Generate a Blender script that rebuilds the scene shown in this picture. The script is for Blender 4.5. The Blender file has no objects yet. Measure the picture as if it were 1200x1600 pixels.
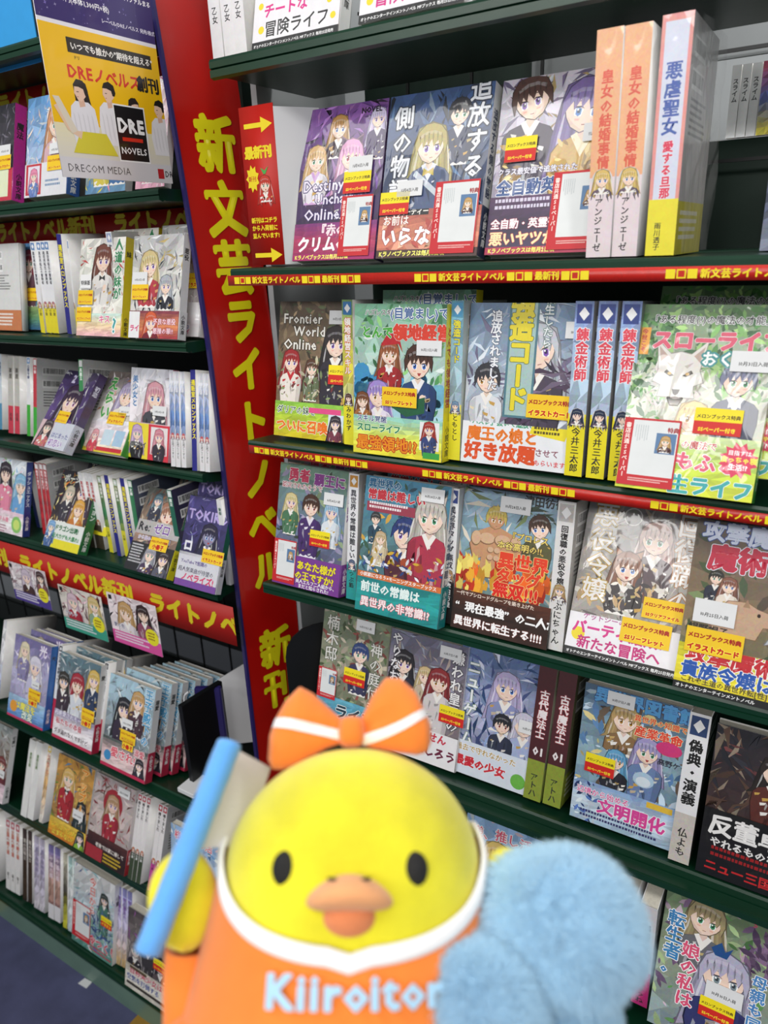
import bpy, bmesh, math, random
import numpy as np
from mathutils import Matrix, Vector
from mathutils.geometry import tessellate_polygon
SC = bpy.context.scene
COL = SC.collection
H = 1.70                       # camera height above the floor
FPX = 1150.0                   # focal length in pixels of a 1200 px wide frame

# ---------------------------------------------------------------- camera
def unit(v):
    v = np.array(v, float); return v / np.linalg.norm(v)
_vx = (-1933.0, -335.0)
_a = (-FPX*FPX - _vx[1]*3200.0) / _vx[0]
CX = -unit((_vx[0], _vx[1], FPX)); CZ = -unit((_a, 3200.0, FPX)); CY = np.cross(CZ, CX)
RGT = Vector((CX[0], CY[0], CZ[0])); UPV = Vector((-CX[1], -CY[1], -CZ[1])); FWD = Vector((CX[2], CY[2], CZ[2]))
cam = bpy.data.objects.new('camera', bpy.data.cameras.new('camera')); COL.objects.link(cam)
CM = Matrix((RGT, UPV, -FWD)).transposed().to_4x4(); CM.translation = Vector((0, 0, H))
cam.matrix_world = CM
cam.data.sensor_fit = 'HORIZONTAL'; cam.data.sensor_width = 36; cam.data.lens = 36*FPX/1200
cam.data.clip_start = 0.02
cam.data.dof.use_dof = True; cam.data.dof.focus_distance = 0.95; cam.data.dof.aperture_fstop = 7.5
SC.camera = cam

# ---------------------------------------------------------------- world, lights, exposure
world = bpy.data.worlds.new('store_ambient'); SC.world = world; world.use_nodes = True
world.node_tree.nodes['Background'].inputs[0].default_value = (0.93, 0.97, 1.0, 1)
world.node_tree.nodes['Background'].inputs[1].default_value = 0.21
def area(name, loc, size, energy, target, col=(1, .985, .96)):
    l = bpy.data.lights.new(name, 'AREA'); l.shape = 'RECTANGLE'; l.size, l.size_y = size; l.energy = energy; l.color = col
    o = bpy.data.objects.new(name, l); COL.objects.link(o); o.location = loc
    o.rotation_euler = (Vector(target) - Vector(loc)).to_track_quat('-Z', 'Y').to_euler()
    return o
area('added_fill_light', (-0.5, -0.35, 2.75), (3.2, .30), 20, (-0.5, .3, .9))
area('added_fill_light', (-0.5, -1.9, 2.75), (3.2, .30), 43, (-0.5, .6, 1.0))
area('added_fill_light', (1.3, -0.9, 2.7), (.30, 2.4), 13, (-0.3, .8, 1.2))
area('added_fill_light', (-0.2, 1.19, 2.78), (2.6, .12), 22, (-0.2, 1.28, 1.4))  # fill lamp added to brighten the panels and books beyond the wire grid
SC.view_settings.view_transform = 'Standard'; SC.view_settings.look = 'None'
SC.view_settings.gamma = 1; SC.view_settings.use_curve_mapping = False
SC.view_settings.exposure = 0.0

# ---------------------------------------------------------------- helpers
def lin(c):
    return c/12.92 if c <= .04045 else ((c+.055)/1.055)**2.4
_hx = {}
def hx(s):
    if isinstance(s, tuple): return s
    if s not in _hx:
        _hx[s] = tuple(lin(int(s[i:i+2], 16)/255) for i in (0, 2, 4))
    return _hx[s]
def mixc(a, b, t):
    a, b = hx(a), hx(b); return tuple(a[i]*(1-t)+b[i]*t for i in range(3))
def mul(a, k):
    a = hx(a); return tuple(min(1, x*k) for x in a)

def mat(name, col=(.8, .8, .8), grain=0, rough=.5, metal=0, attr=False, bump=0, bscale=40, coat=0, coatbump=0, sheen=0, mottle=0, mscale=8, spec=.5, detail=3, alpha=1):
    m = bpy.data.materials.new(name); m.use_nodes = True
    n = m.node_tree.nodes; L = m.node_tree.links; b = n['Principled BSDF']
    b.inputs['Roughness'].default_value = rough; b.inputs['Metallic'].default_value = metal
    b.inputs['Specular IOR Level'].default_value = spec
    tc = n.new('ShaderNodeTexCoord')
    if attr:
        a = n.new('ShaderNodeVertexColor'); a.layer_name = 'Col'; src = a.outputs['Color']
    else:
        r = n.new('ShaderNodeRGB'); r.outputs[0].default_value = (*hx(col), 1); src = r.outputs[0]
    if mottle:
        t = n.new('ShaderNodeTexNoise'); t.inputs['Scale'].default_value = mscale; t.inputs['Detail'].default_value = 4
        L.new(tc.outputs['Object'], t.inputs['Vector'])
        mr = n.new('ShaderNodeMapRange'); mr.inputs[1].default_value = .3; mr.inputs[2].default_value = .7
        mr.inputs[3].default_value = 1-mottle; mr.inputs[4].default_value = 1+mottle*.4
        L.new(t.outputs['Fac'], mr.inputs[0])
        vm = n.new('ShaderNodeVectorMath'); vm.operation = 'SCALE'
        L.new(src, vm.inputs[0]); L.new(mr.outputs[0], vm.inputs['Scale']); src = vm.outputs[0]
    if grain:
        t = n.new('ShaderNodeTexNoise'); t.inputs['Scale'].default_value = 210; t.inputs['Detail'].default_value = 5; t.inputs['Distortion'].default_value = 1.5
        L.new(tc.outputs['Object'], t.inputs['Vector'])
        mx = n.new('ShaderNodeMix'); mx.data_type = 'RGBA'; mx.blend_type = 'OVERLAY'; mx.inputs[0].default_value = grain
        L.new(src, mx.inputs[6]); L.new(t.outputs['Color'], mx.inputs[7]); src = mx.outputs[2]
    L.new(src, b.inputs['Base Color'])
    if bump:
        t = n.new('ShaderNodeTexNoise'); t.inputs['Scale'].default_value = bscale; t.inputs['Detail'].default_value = detail
        L.new(tc.outputs['Object'], t.inputs['Vector'])
        bp = n.new('ShaderNodeBump'); bp.inputs['Strength'].default_value = bump; bp.inputs['Distance'].default_value = .002
        L.new(t.outputs['Fac'], bp.inputs['Height']); L.new(bp.outputs[0], b.inputs['Normal'])
    if coat:
        b.inputs['Coat Weight'].default_value = coat; b.inputs['Coat Roughness'].default_value = .06
        if coatbump:
            mp = n.new('ShaderNodeMapping'); mp.inputs['Scale'].default_value = (1, 1, .35)
            L.new(tc.outputs['Object'], mp.inputs[0])
            t = n.new('ShaderNodeTexNoise'); t.inputs['Scale'].default_value = 38; t.inputs['Detail'].default_value = 2
            t.inputs['Distortion'].default_value = 1.2
            L.new(mp.outputs[0], t.inputs['Vector'])
            bp = n.new('ShaderNodeBump'); bp.inputs['Strength'].default_value = coatbump; bp.inputs['Distance'].default_value = .004
            L.new(t.outputs['Fac'], bp.inputs['Height']); L.new(bp.outputs[0], b.inputs['Coat Normal'])
    if sheen:
        b.inputs['Sheen Weight'].default_value = sheen; b.inputs['Sheen Roughness'].default_value = .5
    if alpha < 1: b.inputs['Alpha'].default_value = alpha
    return m
M = {}
M['print'] = mat('printed_jacket', attr=True, grain=.3, rough=.42, coat=.25, mottle=.06, mscale=60)
M['film'] = mat('shrink_wrapped_jacket', attr=True, grain=.3, rough=.4, coat=.6, coatbump=.5, mottle=.05, mscale=60)
M['card'] = mat('printed_card', attr=True, rough=.55, mottle=.04, mscale=50)
M['page'] = mat('page_paper', 'E9E3D4', rough=.9, mottle=.1, mscale=300)
M['green'] = mat('green_enamel_steel', '0A3522', rough=.35, bump=.08, bscale=60, mottle=.15, mscale=12)
M['greend'] = mat('dark_green_steel', '0D2F22', rough=.5, mottle=.15, mscale=10)
M['kick'] = mat('grey_green_kick_plate', '6E8C7C', rough=.4, mottle=.12, mscale=15)
M['black'] = mat('black_steel', '101214', rough=.45, mottle=.2, mscale=20)
M['dark'] = mat('dark_back_board', '23282A', rough=.7, mottle=.2, mscale=6)
M['pale'] = mat('pale_grey_panel', '9FA3A5', rough=.6, mottle=.05, mscale=6)
M['white'] = mat('white_card', 'D9DADC', rough=.6, mottle=.03, mscale=10)
M['red'] = mat('red_laminated_card', 'C0180F', rough=.25, coat=.5, mottle=.14, mscale=9)
M['purple'] = mat('purple_card_edge', '2B2360', rough=.4, mottle=.05)
M['floor'] = mat('blue_grey_floor_tile', '4F5274', rough=.6, mottle=.22, mscale=14, bump=.2, bscale=120)
M['ochre'] = mat('ochre_floor_tile', 'A07A2C', rough=.6, mottle=.2, mscale=14)
M['clear'] = mat('clear_wrap_film', 'FFFFFF', rough=.08, alpha=.13, bump=.8, bscale=25)

def obj(name, me, m=None, parent=None, loc=None):
    o = bpy.data.objects.new(name, me); COL.objects.link(o)
    if m and not me.materials: me.materials.append(m)
    if parent: o.parent = parent
    if loc: o.location = loc
    return o
def empty(name, label, cat, loc=(0, 0, 0), rot=(0, 0, 0), group=None):
    o = bpy.data.objects.new(name, None); COL.objects.link(o); o.empty_display_size = .02
    o.location = loc; o.rotation_euler = rot
    tag(o, label, cat, group); return o
def tag(o, label, cat, group=None):
    o['label'] = label; o['category'] = cat
    if group: o['group'] = group
    return o
def copy_tree(o, parent=None):
    c = o.copy(); COL.objects.link(c)
    if parent: c.parent = parent
    for ch in list(o.children): copy_tree(ch, c)
    return c
def boxes(bs, bevel=0):
    """mesh of boxes (x0,x1,y0,y1,z0,z1)"""
    bm = bmesh.new()
    for b in bs:
        r = bmesh.ops.create_cube(bm, size=1)
        for v in r['verts']:
            v.co = Vector(((b[0]+b[1])/2+v.co.x*(b[1]-b[0]), (b[2]+b[3])/2+v.co.y*(b[3]-b[2]), (b[4]+b[5])/2+v.co.z*(b[5]-b[4])))
    if bevel: bmesh.ops.bevel(bm, geom=bm.edges[:], offset=bevel, segments=2, affect='EDGES')
    me = bpy.data.meshes.new('m'); bm.to_mesh(me); bm.free(); return me
def prism(pts, z0, z1, axis='z'):
    n = len(pts)
    vs = [(p[0], p[1], z0) for p in pts] + [(p[0], p[1], z1) for p in pts]
    if axis == 'x': vs = [(v[2], v[0], v[1]) for v in vs]
    if axis == 'y': vs = [(v[0], v[2], v[1]) for v in vs]
    fs = [tuple(range(n)), tuple(range(2*n-1, n-1, -1))] + [(i, (i+1) % n, n+(i+1) % n, n+i) for i in range(n)]
    me = bpy.data.meshes.new('m'); me.from_pydata(vs, [], fs)
    bm = bmesh.new(); bm.from_mesh(me); bmesh.ops.recalc_face_normals(bm, faces=bm.faces); bm.to_mesh(me); bm.free()
    return me

# where a point at depth D and height z (relative to the camera) must be in x to fall on column px
def xat(px, D, z):
    a = (px-600)/FPX
    c0 = D*CY[0]+z*CZ[0]; c2 = D*CY[2]+z*CZ[2]
    return (a*c2-c0)/(CX[0]-a*CX[2])
def at(px, py, D):
    r = np.array((px-600, py-800, FPX)); w = np.array((r@CX, r@CY, r@CZ)); return w*D/w[1]

# ---------------------------------------------------------------- glyphs
_cu = bpy.data.curves.new('glyph', 'FONT'); _go = bpy.data.objects.new('glyph', _cu); COL.objects.link(_go)
_cu.resolution_u = 1
_G = {}
def glyph(ch):
    if ch in _G: return _G[ch]
    _cu.body = ch
    dg = bpy.context.evaluated_depsgraph_get()
    me = bpy.data.meshes.new_from_object(_go.evaluated_get(dg))
    n = len(me.vertices)
    if n == 0:
        r = (np.zeros((0, 2)), np.zeros((0, 3), int), np.zeros((0, 2), int), .35)
    else:
        me.calc_loop_triangles()
        co = np.empty(n*3, np.float32); me.vertices.foreach_get('co', co); co = co.reshape(-1, 3)[:, :2].astype(float)
        t = np.array([list(x.vertices) for x in me.loop_triangles], int)
        ed = {}
        for a, b, c in t:
            for e, o in (((a, b), c), ((b, c), a), ((c, a), b)):
                k = (min(e), max(e)); ed[k] = (ed[k][0]+1, o) if k in ed else (1, o)
        be = np.array([(k[0], k[1], v[1]) for k, v in ed.items() if v[0] == 1], int)
        adv = 1.0 if ord(ch) > 0x2000 else max(.3, co[:, 0].max()+.07)
        r = (co, t, be, adv)
    bpy.data.meshes.remove(me); _G[ch] = r; return r

LAY = 2e-6
W0 = 'FFFFFF'
class Art:
    """flat print: coloured triangles in layers, unit coordinates u 0..1, v 0..asp"""
    def __init__(s, asp=1.47, seed=0):
        s.V = []; s.T = []; s.C = []; s.n = 0; s.lay = 1; s.asp = asp; s.r = random.Random(seed); s.u0 = 0; s.u1 = 1; s.v0 = 0
    def tri(s, v, t, c, dz=None):
        v = np.asarray(v, float)
        if len(t) == 0: return
        s.V.append(np.column_stack((v, np.full(len(v), s.lay)+(0 if dz is None else dz)))); s.T.append(np.asarray(t, int)+s.n); s.n += len(v)
        s.C.append(np.tile(np.array(hx(c)), (len(t), 1)))
    def poly(s, pts, c, up=True):
        if up: s.lay += 1
        p = np.clip(np.array(pts, float), (s.u0, s.v0), (s.u1, s.asp))
        if np.ptp(p[:, 0]) < 1e-4 or np.ptp(p[:, 1]) < 1e-4: return
        if len(p) <= 4: t = [(0, i, i+1) for i in range(1, len(p)-1)]
        else: t = tessellate_polygon([[Vector((a, b, 0)) for a, b in p]])
        s.tri(p, t, c)
    def rect(s, x0, y0, x1, y1, c, up=True): s.poly([(x0, y0), (x1, y0), (x1, y1), (x0, y1)], c, up)
    def ell(s, x, y, a, b, c, n=16, rot=0):
        cr, sr = math.cos(rot), math.sin(rot)
        s.poly([(x+a*math.cos(q)*cr-b*math.sin(q)*sr, y+a*math.cos(q)*sr+b*math.sin(q)*cr) for q in [2*math.pi*i/n for i in range(n)]], c)
    def glyph(s, ch, x, y, size, c, bold=0, rot=0, wide=1.0, ital=0):
        co, t, be, adv = glyph(ch)
        if len(co) == 0: return adv*size*wide
        def place(q):
            q = q.copy()
            if rot:
                q = q-(.5, .38); a = math.radians(rot); q = np.column_stack((q[:, 0]*math.cos(a)-q[:, 1]*math.sin(a), q[:, 0]*math.sin(a)+q[:, 1]*math.cos(a)))+(.5, .38)
            return np.column_stack((q[:, 0]*size*wide+x+q[:, 1]*ital*size, q[:, 1]*size+y))
        def put(v, t, dz=None):
            lo = (v[:, 0] < s.u0) | (v[:, 0] > s.u1) | (v[:, 1] < s.v0) | (v[:, 1] > s.asp)
            if lo.all(): return
            if lo.any():
                v = np.clip(v, (s.u0, s.v0), (s.u1, s.asp))
            s.tri(v, t, c, dz)
        put(place(co), t)
        if bold and len(be):
            a = co[be[:, 0]]; b = co[be[:, 1]]; d = b-a; l = np.linalg.norm(d, axis=1, keepdims=True)+1e-9; d = d/l; nrm = np.column_stack((-d[:, 1], d[:, 0]))
            sg = np.sign(((co[be[:, 2]]-a)*nrm).sum(1, keepdims=True)); nrm = -nrm*sg
            q = np.stack((a, b, b+nrm*bold, a+nrm*bold), 1).reshape(-1, 2)
            i = np.arange(len(a))*4
            put(place(q), np.concatenate((np.column_stack((i, i+1, i+2)), np.column_stack((i, i+2, i+3)))), np.tile([0., 0., -4., -4.], len(a)))
            if size > .045 or bold > .06:
                pc = co[np.unique(be[:, :2])]; k6 = 8 if size > .3 else 6; an = np.arange(k6)*2*math.pi/k6; m = len(pc)
                rim = pc[:, None, :]+bold*np.stack((np.cos(an), np.sin(an)), 1)[None]
                q = np.concatenate((pc[:, None, :], rim), 1).reshape(-1, 2); o = np.arange(m)[:, None]*(k6+1)
                t3 = np.concatenate([np.column_stack((o, o+1+j, o+1+(j+1) % k6)) for j in range(k6)])
                put(place(q), t3, np.tile([-.3]+[-4.3]*k6, m))
        return adv*size*wide
    def text(s, tx, x, y, size, c, out=None, v=False, bold=.02, wide=1.0, ital=0, ob=.075, align='l', jit=0, lead=1.02):
        """y is the baseline (horizontal) or the top edge (vertical)"""
        if align != 'l' and not v:
            w = sum(glyph(ch)[3] for ch in tx)*size*wide; x -= w/2 if align == 'c' else w
        for k in ([1, 0] if out else [0]):
            s.lay += 6; cx, cy = x, y; rr = random.Random(len(tx))
            for ch in tx:
                cc, bb = (out, ob) if k else (c, bold)
                jj = rr.uniform(-jit, jit)*size
                if v:
                    cy -= size*lead
                    ro = -90 if ch in 'ー（）「」〜―…()=' else 0
                    dx = 0
                    if ord(ch) < 0x2000: dx = (1-glyph(ch)[3])*size*wide/2
                    s.glyph(ch, cx+dx+jj, cy+.12*size, size, cc, bb, ro, wide)
                else:
                    cx += s.glyph(ch, cx, cy+jj, size, cc, bb, 0, wide, ital)
        s.lay += 1
    def bars(s, x, y, w, n, h, c, gap=1.8, v=False):
        s.lay += 1
        for i in range(n):
            q = 0
            L = w*s.r.uniform(.7, 1)
            while q < L:
                b = h*s.r.uniform(.6, 1.1)
                if v: s.rect(x+i*h*gap, y-q-b, x+i*h*gap+h, y-q, c, False)
                else: s.rect(x+q, y-i*h*gap, x+q+b, y-i*h*gap+h, c, False)
                q += b+h*.3
    def grad(s, c0, c1, c2=None, nx=7, ny=10, jit=.12, y0=0, y1=None):
        y1 = s.asp if y1 is None else y1
        vs = []; g = []
        for j in range(ny+1):
            for i in range(nx+1):
                jx = s.r.uniform(-.35, .35)/nx if 0 < i < nx else 0
                jy = s.r.uniform(-.35, .35)*(y1-y0)/ny if 0 < j < ny else 0
                vs.append((i/nx+jx, y0+(y1-y0)*j/ny+jy))
        s.lay += 1
        v = np.array(vs)
        for j in range(ny):
            for i in range(nx):
                a = j*(nx+1)+i; t = (j+.5)/ny
                for tr in ((a, a+1, a+nx+2), (a, a+nx+2, a+nx+1)):
                    if c2 is None: c = mixc(c0, c1, t)
                    else: c = mixc(c0, c1, t*2) if t < .5 else mixc(c1, c2, t*2-1)
                    k = 1+s.r.uniform(-jit, jit)*2
                    s.tri(v[list(tr)], [(0, 1, 2)], tuple(min(1, x*k) for x in c))
    def scatter(s, cols, n, size, y0=0, y1=None, kind='leaf', x0=0, x1=1):
        y1 = s.asp if y1 is None else y1
        n = int(n*1.9)
        for i in range(n):
            x, y = s.r.uniform(x0, x1), s.r.uniform(y0, y1); a = s.r.uniform(0, 6.28); z = size*s.r.uniform(.25, 1.15); c = mul(s.r.choice(cols), s.r.uniform(.6, 1.25))
            ca, sa = math.cos(a), math.sin(a)
            if kind == 'leaf': P = [(-1, 0), (-.3, .35), (.4, .3), (1, 0), (.4, -.3), (-.3, -.35)]
            elif kind == 'star': P = [(0, 1), (.15, .15), (1, 0), (.15, -.15), (0, -1), (-.15, -.15), (-1, 0), (-.15, .15)]
            elif kind == 'shard': P = [(-1, -.15), (.2, .12), (1.6, .5), (.4, -.25)]
            elif kind == 'flame': P = [(-.5, -1), (-.7, 0), (-.25, .5), (-.3, 1.3), (.25, .7), (.4, 1.0), (.6, .1), (.4, -1)]; ca, sa = 1, 0
            else: P = [(math.cos(q), math.sin(q)) for q in [k*.7 for k in range(9)]]
            s.poly([(x+(p*ca-q*sa)*z, y+(p*sa+q*ca)*z) for p, q in P], c, i % 8 == 0)
    def fig(s, x, y, w, hair, cloth, long=1, flip=1, skin='F6D9C6', eye=None, ears=None, tilt=0, body=2.6, acc=None, trim='F4F0EA', open_=0, arm=0):
        """stylised illustrated person; x,y = face centre, w = face width"""
        r = s.r; a = math.radians(tilt); ca, sa = math.cos(a), math.sin(a)
        def T(P, rot=True):
            o = []
            for p, q in P:
                p *= flip
                if rot: p, q = p*ca-q*sa, p*sa+q*ca
                o.append((x+p*w, y+q*w))
            return o
        hd = mul(hair, .55); hm = mul(hair, .8); hl = mixc(hair, 'FFFFFF', .16); ol = mul(hair, .3); cd = mul(cloth, .5); cm = mul(cloth, .75)
        # hair behind
        if long:
            L = .9+long*.9
            P = [(-.62, .2), (-.5, .62), (0, .8), (.5, .62), (.64, .2), (.72, -.5), (.8+.1*long, -.9), (.95, -L), (.7, -L*.9), (.55, -L*1.08), (.35, -.9), (-.35, -.9), (-.5, -L*1.1), (-.72, -L*.92), (-.98, -L), (-.8, -.8), (-.74, -.4)]
            s.poly([(p*1.04, q) for p, q in T(P, False)] if 0 else T([(p*1.05, q*1.03) for p, q in P], False), ol)
            s.poly(T(P, False), hm)
            for k in range(11):
                xx = -.72+k*.144+r.uniform(-.04, .04); s.poly(T([(xx*.8, .3), (xx+.05, -.4), (xx*1.2+r.uniform(-.05, .05), -L*r.uniform(.8, 1)), (xx*1.05-.03, -.6)], False), (hd, mixc(hair, W0, .4), hair)[k % 3], k % 3 == 0)
        # body
        if body > .3:
            B = body
            P = [(-.14, -.4), (.14, -.4), (.2, -.62), (.62, -.78), (.8, -1.0), (.82, -1.5), (.62, -B), (-.62, -B), (-.8, -1.5), (-.76, -1.0), (-.6, -.78), (-.2, -.62)]
            s.poly(T([(p*1.05, q) for p, q in P], False), mul(cloth, .25)); s.poly(T(P, False), cloth)
            s.poly(T([(.5, -.78), (.8, -1), (.82, -1.5), (.62, -B), (.4, -B), (.5, -1.4)], False), cm)
            for k in range(6):
                xx = r.uniform(-.6, .5); yy = r.uniform(-B*.8, -1)
                s.poly(T([(xx, yy), (xx+.08, yy-.1), (xx+r.uniform(-.1, .2), yy-r.uniform(.3, .8)), (xx-.04, yy-.3)], False), cd if k % 2 else mixc(cloth, 'FFFFFF', .3), False)
            for k in range(9):
                xx = r.uniform(-.75, .6); yy = r.uniform(-B*.95, -.9); z = r.uniform(.06, .2); c = r.choice([trim, mixc(cloth, 'F0D080', .55), cd, mul(trim, .75), 'C8A050'])
                s.poly(T([(xx, yy), (xx+z*1.6, yy+z*.4), (xx+z*1.3, yy-z*.35), (xx+z*.2, yy-z*.8)], False), c, k == 0)
            s.poly(T([(-.62, -B), (-.5, -B+.1), (-.3, -B), (-.1, -B+.1), (.1, -B), (.3, -B+.1), (.5, -B), (.62, -B+.1), (.62, -B-.05), (-.62, -B-.05)], False), trim)
            s.poly(T([(-.3, -.62), (0, -1.15), (.3, -.62), (.16, -.55), (-.16, -.55)], False), trim)
            s.poly(T([(-.12, -.35), (.12, -.35), (.13, -.6), (0, -.78), (-.13, -.6)], False), mul(skin, .85))
            if acc: s.poly(T([(0, -.82), (.2, -.7), (.22, -.98), (0, -.88), (-.22, -.98), (-.2, -.7)], False), acc)
            if arm:
                s.poly(T([(-.7, -1), (-.95, -1.35), (-.5, -1.75), (.1, -1.45), (.12, -1.25), (-.45, -1.4)], False), cm)
                s.poly(T([(.05, -1.5), (.3, -1.35), (.36, -1.2), (.2, -1.15), (.1, -1.22)], False), skin)
        # ears of an animal
        if ears:
            for e in (-1, 1):
                s.poly(T([(e*.52, .3), (e*.6, .95), (e*.14, .68)]), ol); s.poly(T([(e*.5, .36), (e*.57, .86), (e*.2, .66)]), ears)
        # face
        F = [(.5*math.cos(q), .5*math.sin(q)) for q in [math.radians(k) for k in range(-10, 191, 20)]] + [(-.44, -.22), (-.28, -.44), (-.02, -.56), (.25, -.44), (.42, -.24)]
        s.poly(T([(p*1.06, q*1.05) for p, q in F]), ol); s.poly(T(F), skin)
        s.poly(T([(-.42, -.2), (-.28, -.44), (-.02, -.56), (.02, -.5), (-.2, -.38)]), mul(skin, .82))
        ey = eye or r.choice(['3B6FC0', 'A8452F', '3F8F62', '7C4BB0', 'B8842A'])
        sh = .05
        for e in (-1, 1):
            ex = e*.21+sh
            s.lay += 1
            s.poly(T([(ex-.12, .0), (ex-.1, -.17), (ex+.08, -.19), (ex+.12, -.02), (ex, .03)]), 'FDFDFD', False)
            s.poly(T([(ex-.075, .0), (ex-.07, -.14), (ex, -.19), (ex+.07, -.14), (ex+.075, .0), (ex, .03)]), ey)
            s.poly(T([(ex-.045, -.01), (ex-.035, -.11), (ex+.035, -.11), (ex+.045, -.01)]), mul(ey, .15))
            s.poly(T([(ex-.05, -.0), (ex-.05, -.05), (ex-.005, -.05), (ex-.005, -.0)]), 'FFFFFF')
            s.poly(T([(ex-.15, -.02), (ex-.09, .05), (ex+.06, .07), (ex+.14, .0), (ex+.06, .03), (ex-.08, .01)]), mul(hair, .12))
            s.poly(T([(ex-.09, .16), (ex+.08, .18), (ex+.08, .2), (ex-.08, .185)]), hd, False)
            s.poly(T([(ex-.07, -.24), (ex+.07, -.24), (ex+.05, -.29), (ex-.05, -.29)]), mixc(skin, 'E8705F', .4), False)
        if open_: s.poly(T([(sh-.09, -.33), (sh+.09, -.33), (sh+.03, -.44), (sh-.04, -.44)]), 'B2403C')
        else: s.poly(T([(sh-.06, -.37), (sh+.06, -.36), (sh+.06, -.375), (sh-.05, -.39)]), '8A3B35')
        # bangs
        o = r.uniform(-.06, .06)
        Bn = [(-.58, -.3), (-.62, .15), (-.5, .5), (-.25, .72), (.05, .76), (.35, .66), (.56, .42), (.63, .1), (.58, -.3), (.5, -.02), (.44, .16), (.36, -.06), (.27, .2), (.14+o, .0), (.06+o, .24), (-.08+o, .02), (-.16, .24), (-.28, -.04), (-.34, .18), (-.46, .0)]
        s.poly(T([(p*1.05, q*1.04+.0) for p, q in Bn]), ol); s.poly(T(Bn), hair)
        s.poly(T([(-.48, .36), (-.2, .5), (.1, .52), (.4, .42), (.38, .33), (.08, .42), (-.2, .4), (-.44, .26)]), hl)
        for k in range(6):
            xx = -.45+k*.17; s.poly(T([(xx, .6-abs(xx)*.4), (xx+.04, .3), (xx+.02, .1), (xx-.02, .32)]), hd, False)
        if not long:
            for k in range(7):
                an = math.radians(20+k*23); s.poly(T([(.5*math.cos(an)-.09, .6*math.sin(an)), (.72*math.cos(an), .86*math.sin(an)+.04), (.5*math.cos(an)+.09, .62*math.sin(an)-.02)]), hair if k % 2 else hm, False)
    def arrays(s):
        if not s.V: return np.zeros((0, 3)), np.zeros((0, 3), int), np.zeros((0, 3))
        return np.vstack(s.V), np.vstack(s.T), np.vstack(s.C)

def paint_mesh(name, arts, solids, m):
    """arts: list of (Art, mapping(v)->xyz); solids: list of (box, colour) -> one mesh with colour attribute"""
    VV = []; TT = []; CC = []; n = 0
    CUBE = [(0, 3, 2), (0, 2, 1), (4, 5, 6), (4, 6, 7), (0, 1, 5), (0, 5, 4), (1, 2, 6), (1, 6, 5), (2, 3, 7), (2, 7, 6), (3, 0, 4), (3, 4, 7)]
    for b, c in solids:
        x0, x1, y0, y1, z0, z1 = b
        VV.append(np.array([(x0, y0, z0), (x1, y0, z0), (x1, y1, z0), (x0, y1, z0), (x0, y0, z1), (x1, y0, z1), (x1, y1, z1), (x0, y1, z1)]))
        TT.append(np.array(CUBE)+n); CC.append(np.tile(np.array(hx(c)), (12, 1))); n += 8
    for a, f in arts:
        v, t, c = a.arrays()
        if len(t) == 0: continue
        p = f(v)
        VV.append(p); TT.append(t+n); CC.append(c); n += len(v)
    V = np.vstack(VV); T = np.vstack(TT); Cc = np.vstack(CC)
    me = bpy.data.meshes.new(name)
    me.vertices.add(len(V)); me.vertices.foreach_set('co', V.astype(np.float32).ravel())
    me.loops.add(len(T)*3); me.loops.foreach_set('vertex_index', T.astype(np.int32).ravel())
    me.polygons.add(len(T)); me.polygons.foreach_set('loop_start', np.arange(0, len(T)*3, 3, dtype=np.int32))
    try: me.polygons.foreach_set('loop_total', np.full(len(T), 3, np.int32))
    except Exception: pass
    me.update(calc_edges=True)
    at_ = me.color_attributes.new('Col', 'FLOAT_COLOR', 'CORNER')
    c4 = np.ones((len(T), 3, 4), np.float32); c4[:, :, :3] = Cc[:, None, :]
    at_.data.foreach_set('color', c4.ravel())
    me.materials.append(m)
    return me
# mappings: front faces -y, spine side faces +x, back faces +y
def mfront(w, off=0, x0=0, z0=0): return lambda v: np.column_stack((x0+v[:, 0]*w, -off-v[:, 2]*LAY, z0+v[:, 1]*w))
def mspine(w, t, off=0, z0=0): return lambda v: np.column_stack((w+off+v[:, 2]*LAY, v[:, 0]*t, z0+v[:, 1]*t))
def mback(w, t, off=0): return lambda v: np.column_stack((w-v[:, 0]*w, t+off+v[:, 2]*LAY, v[:, 1]*w))

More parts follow.
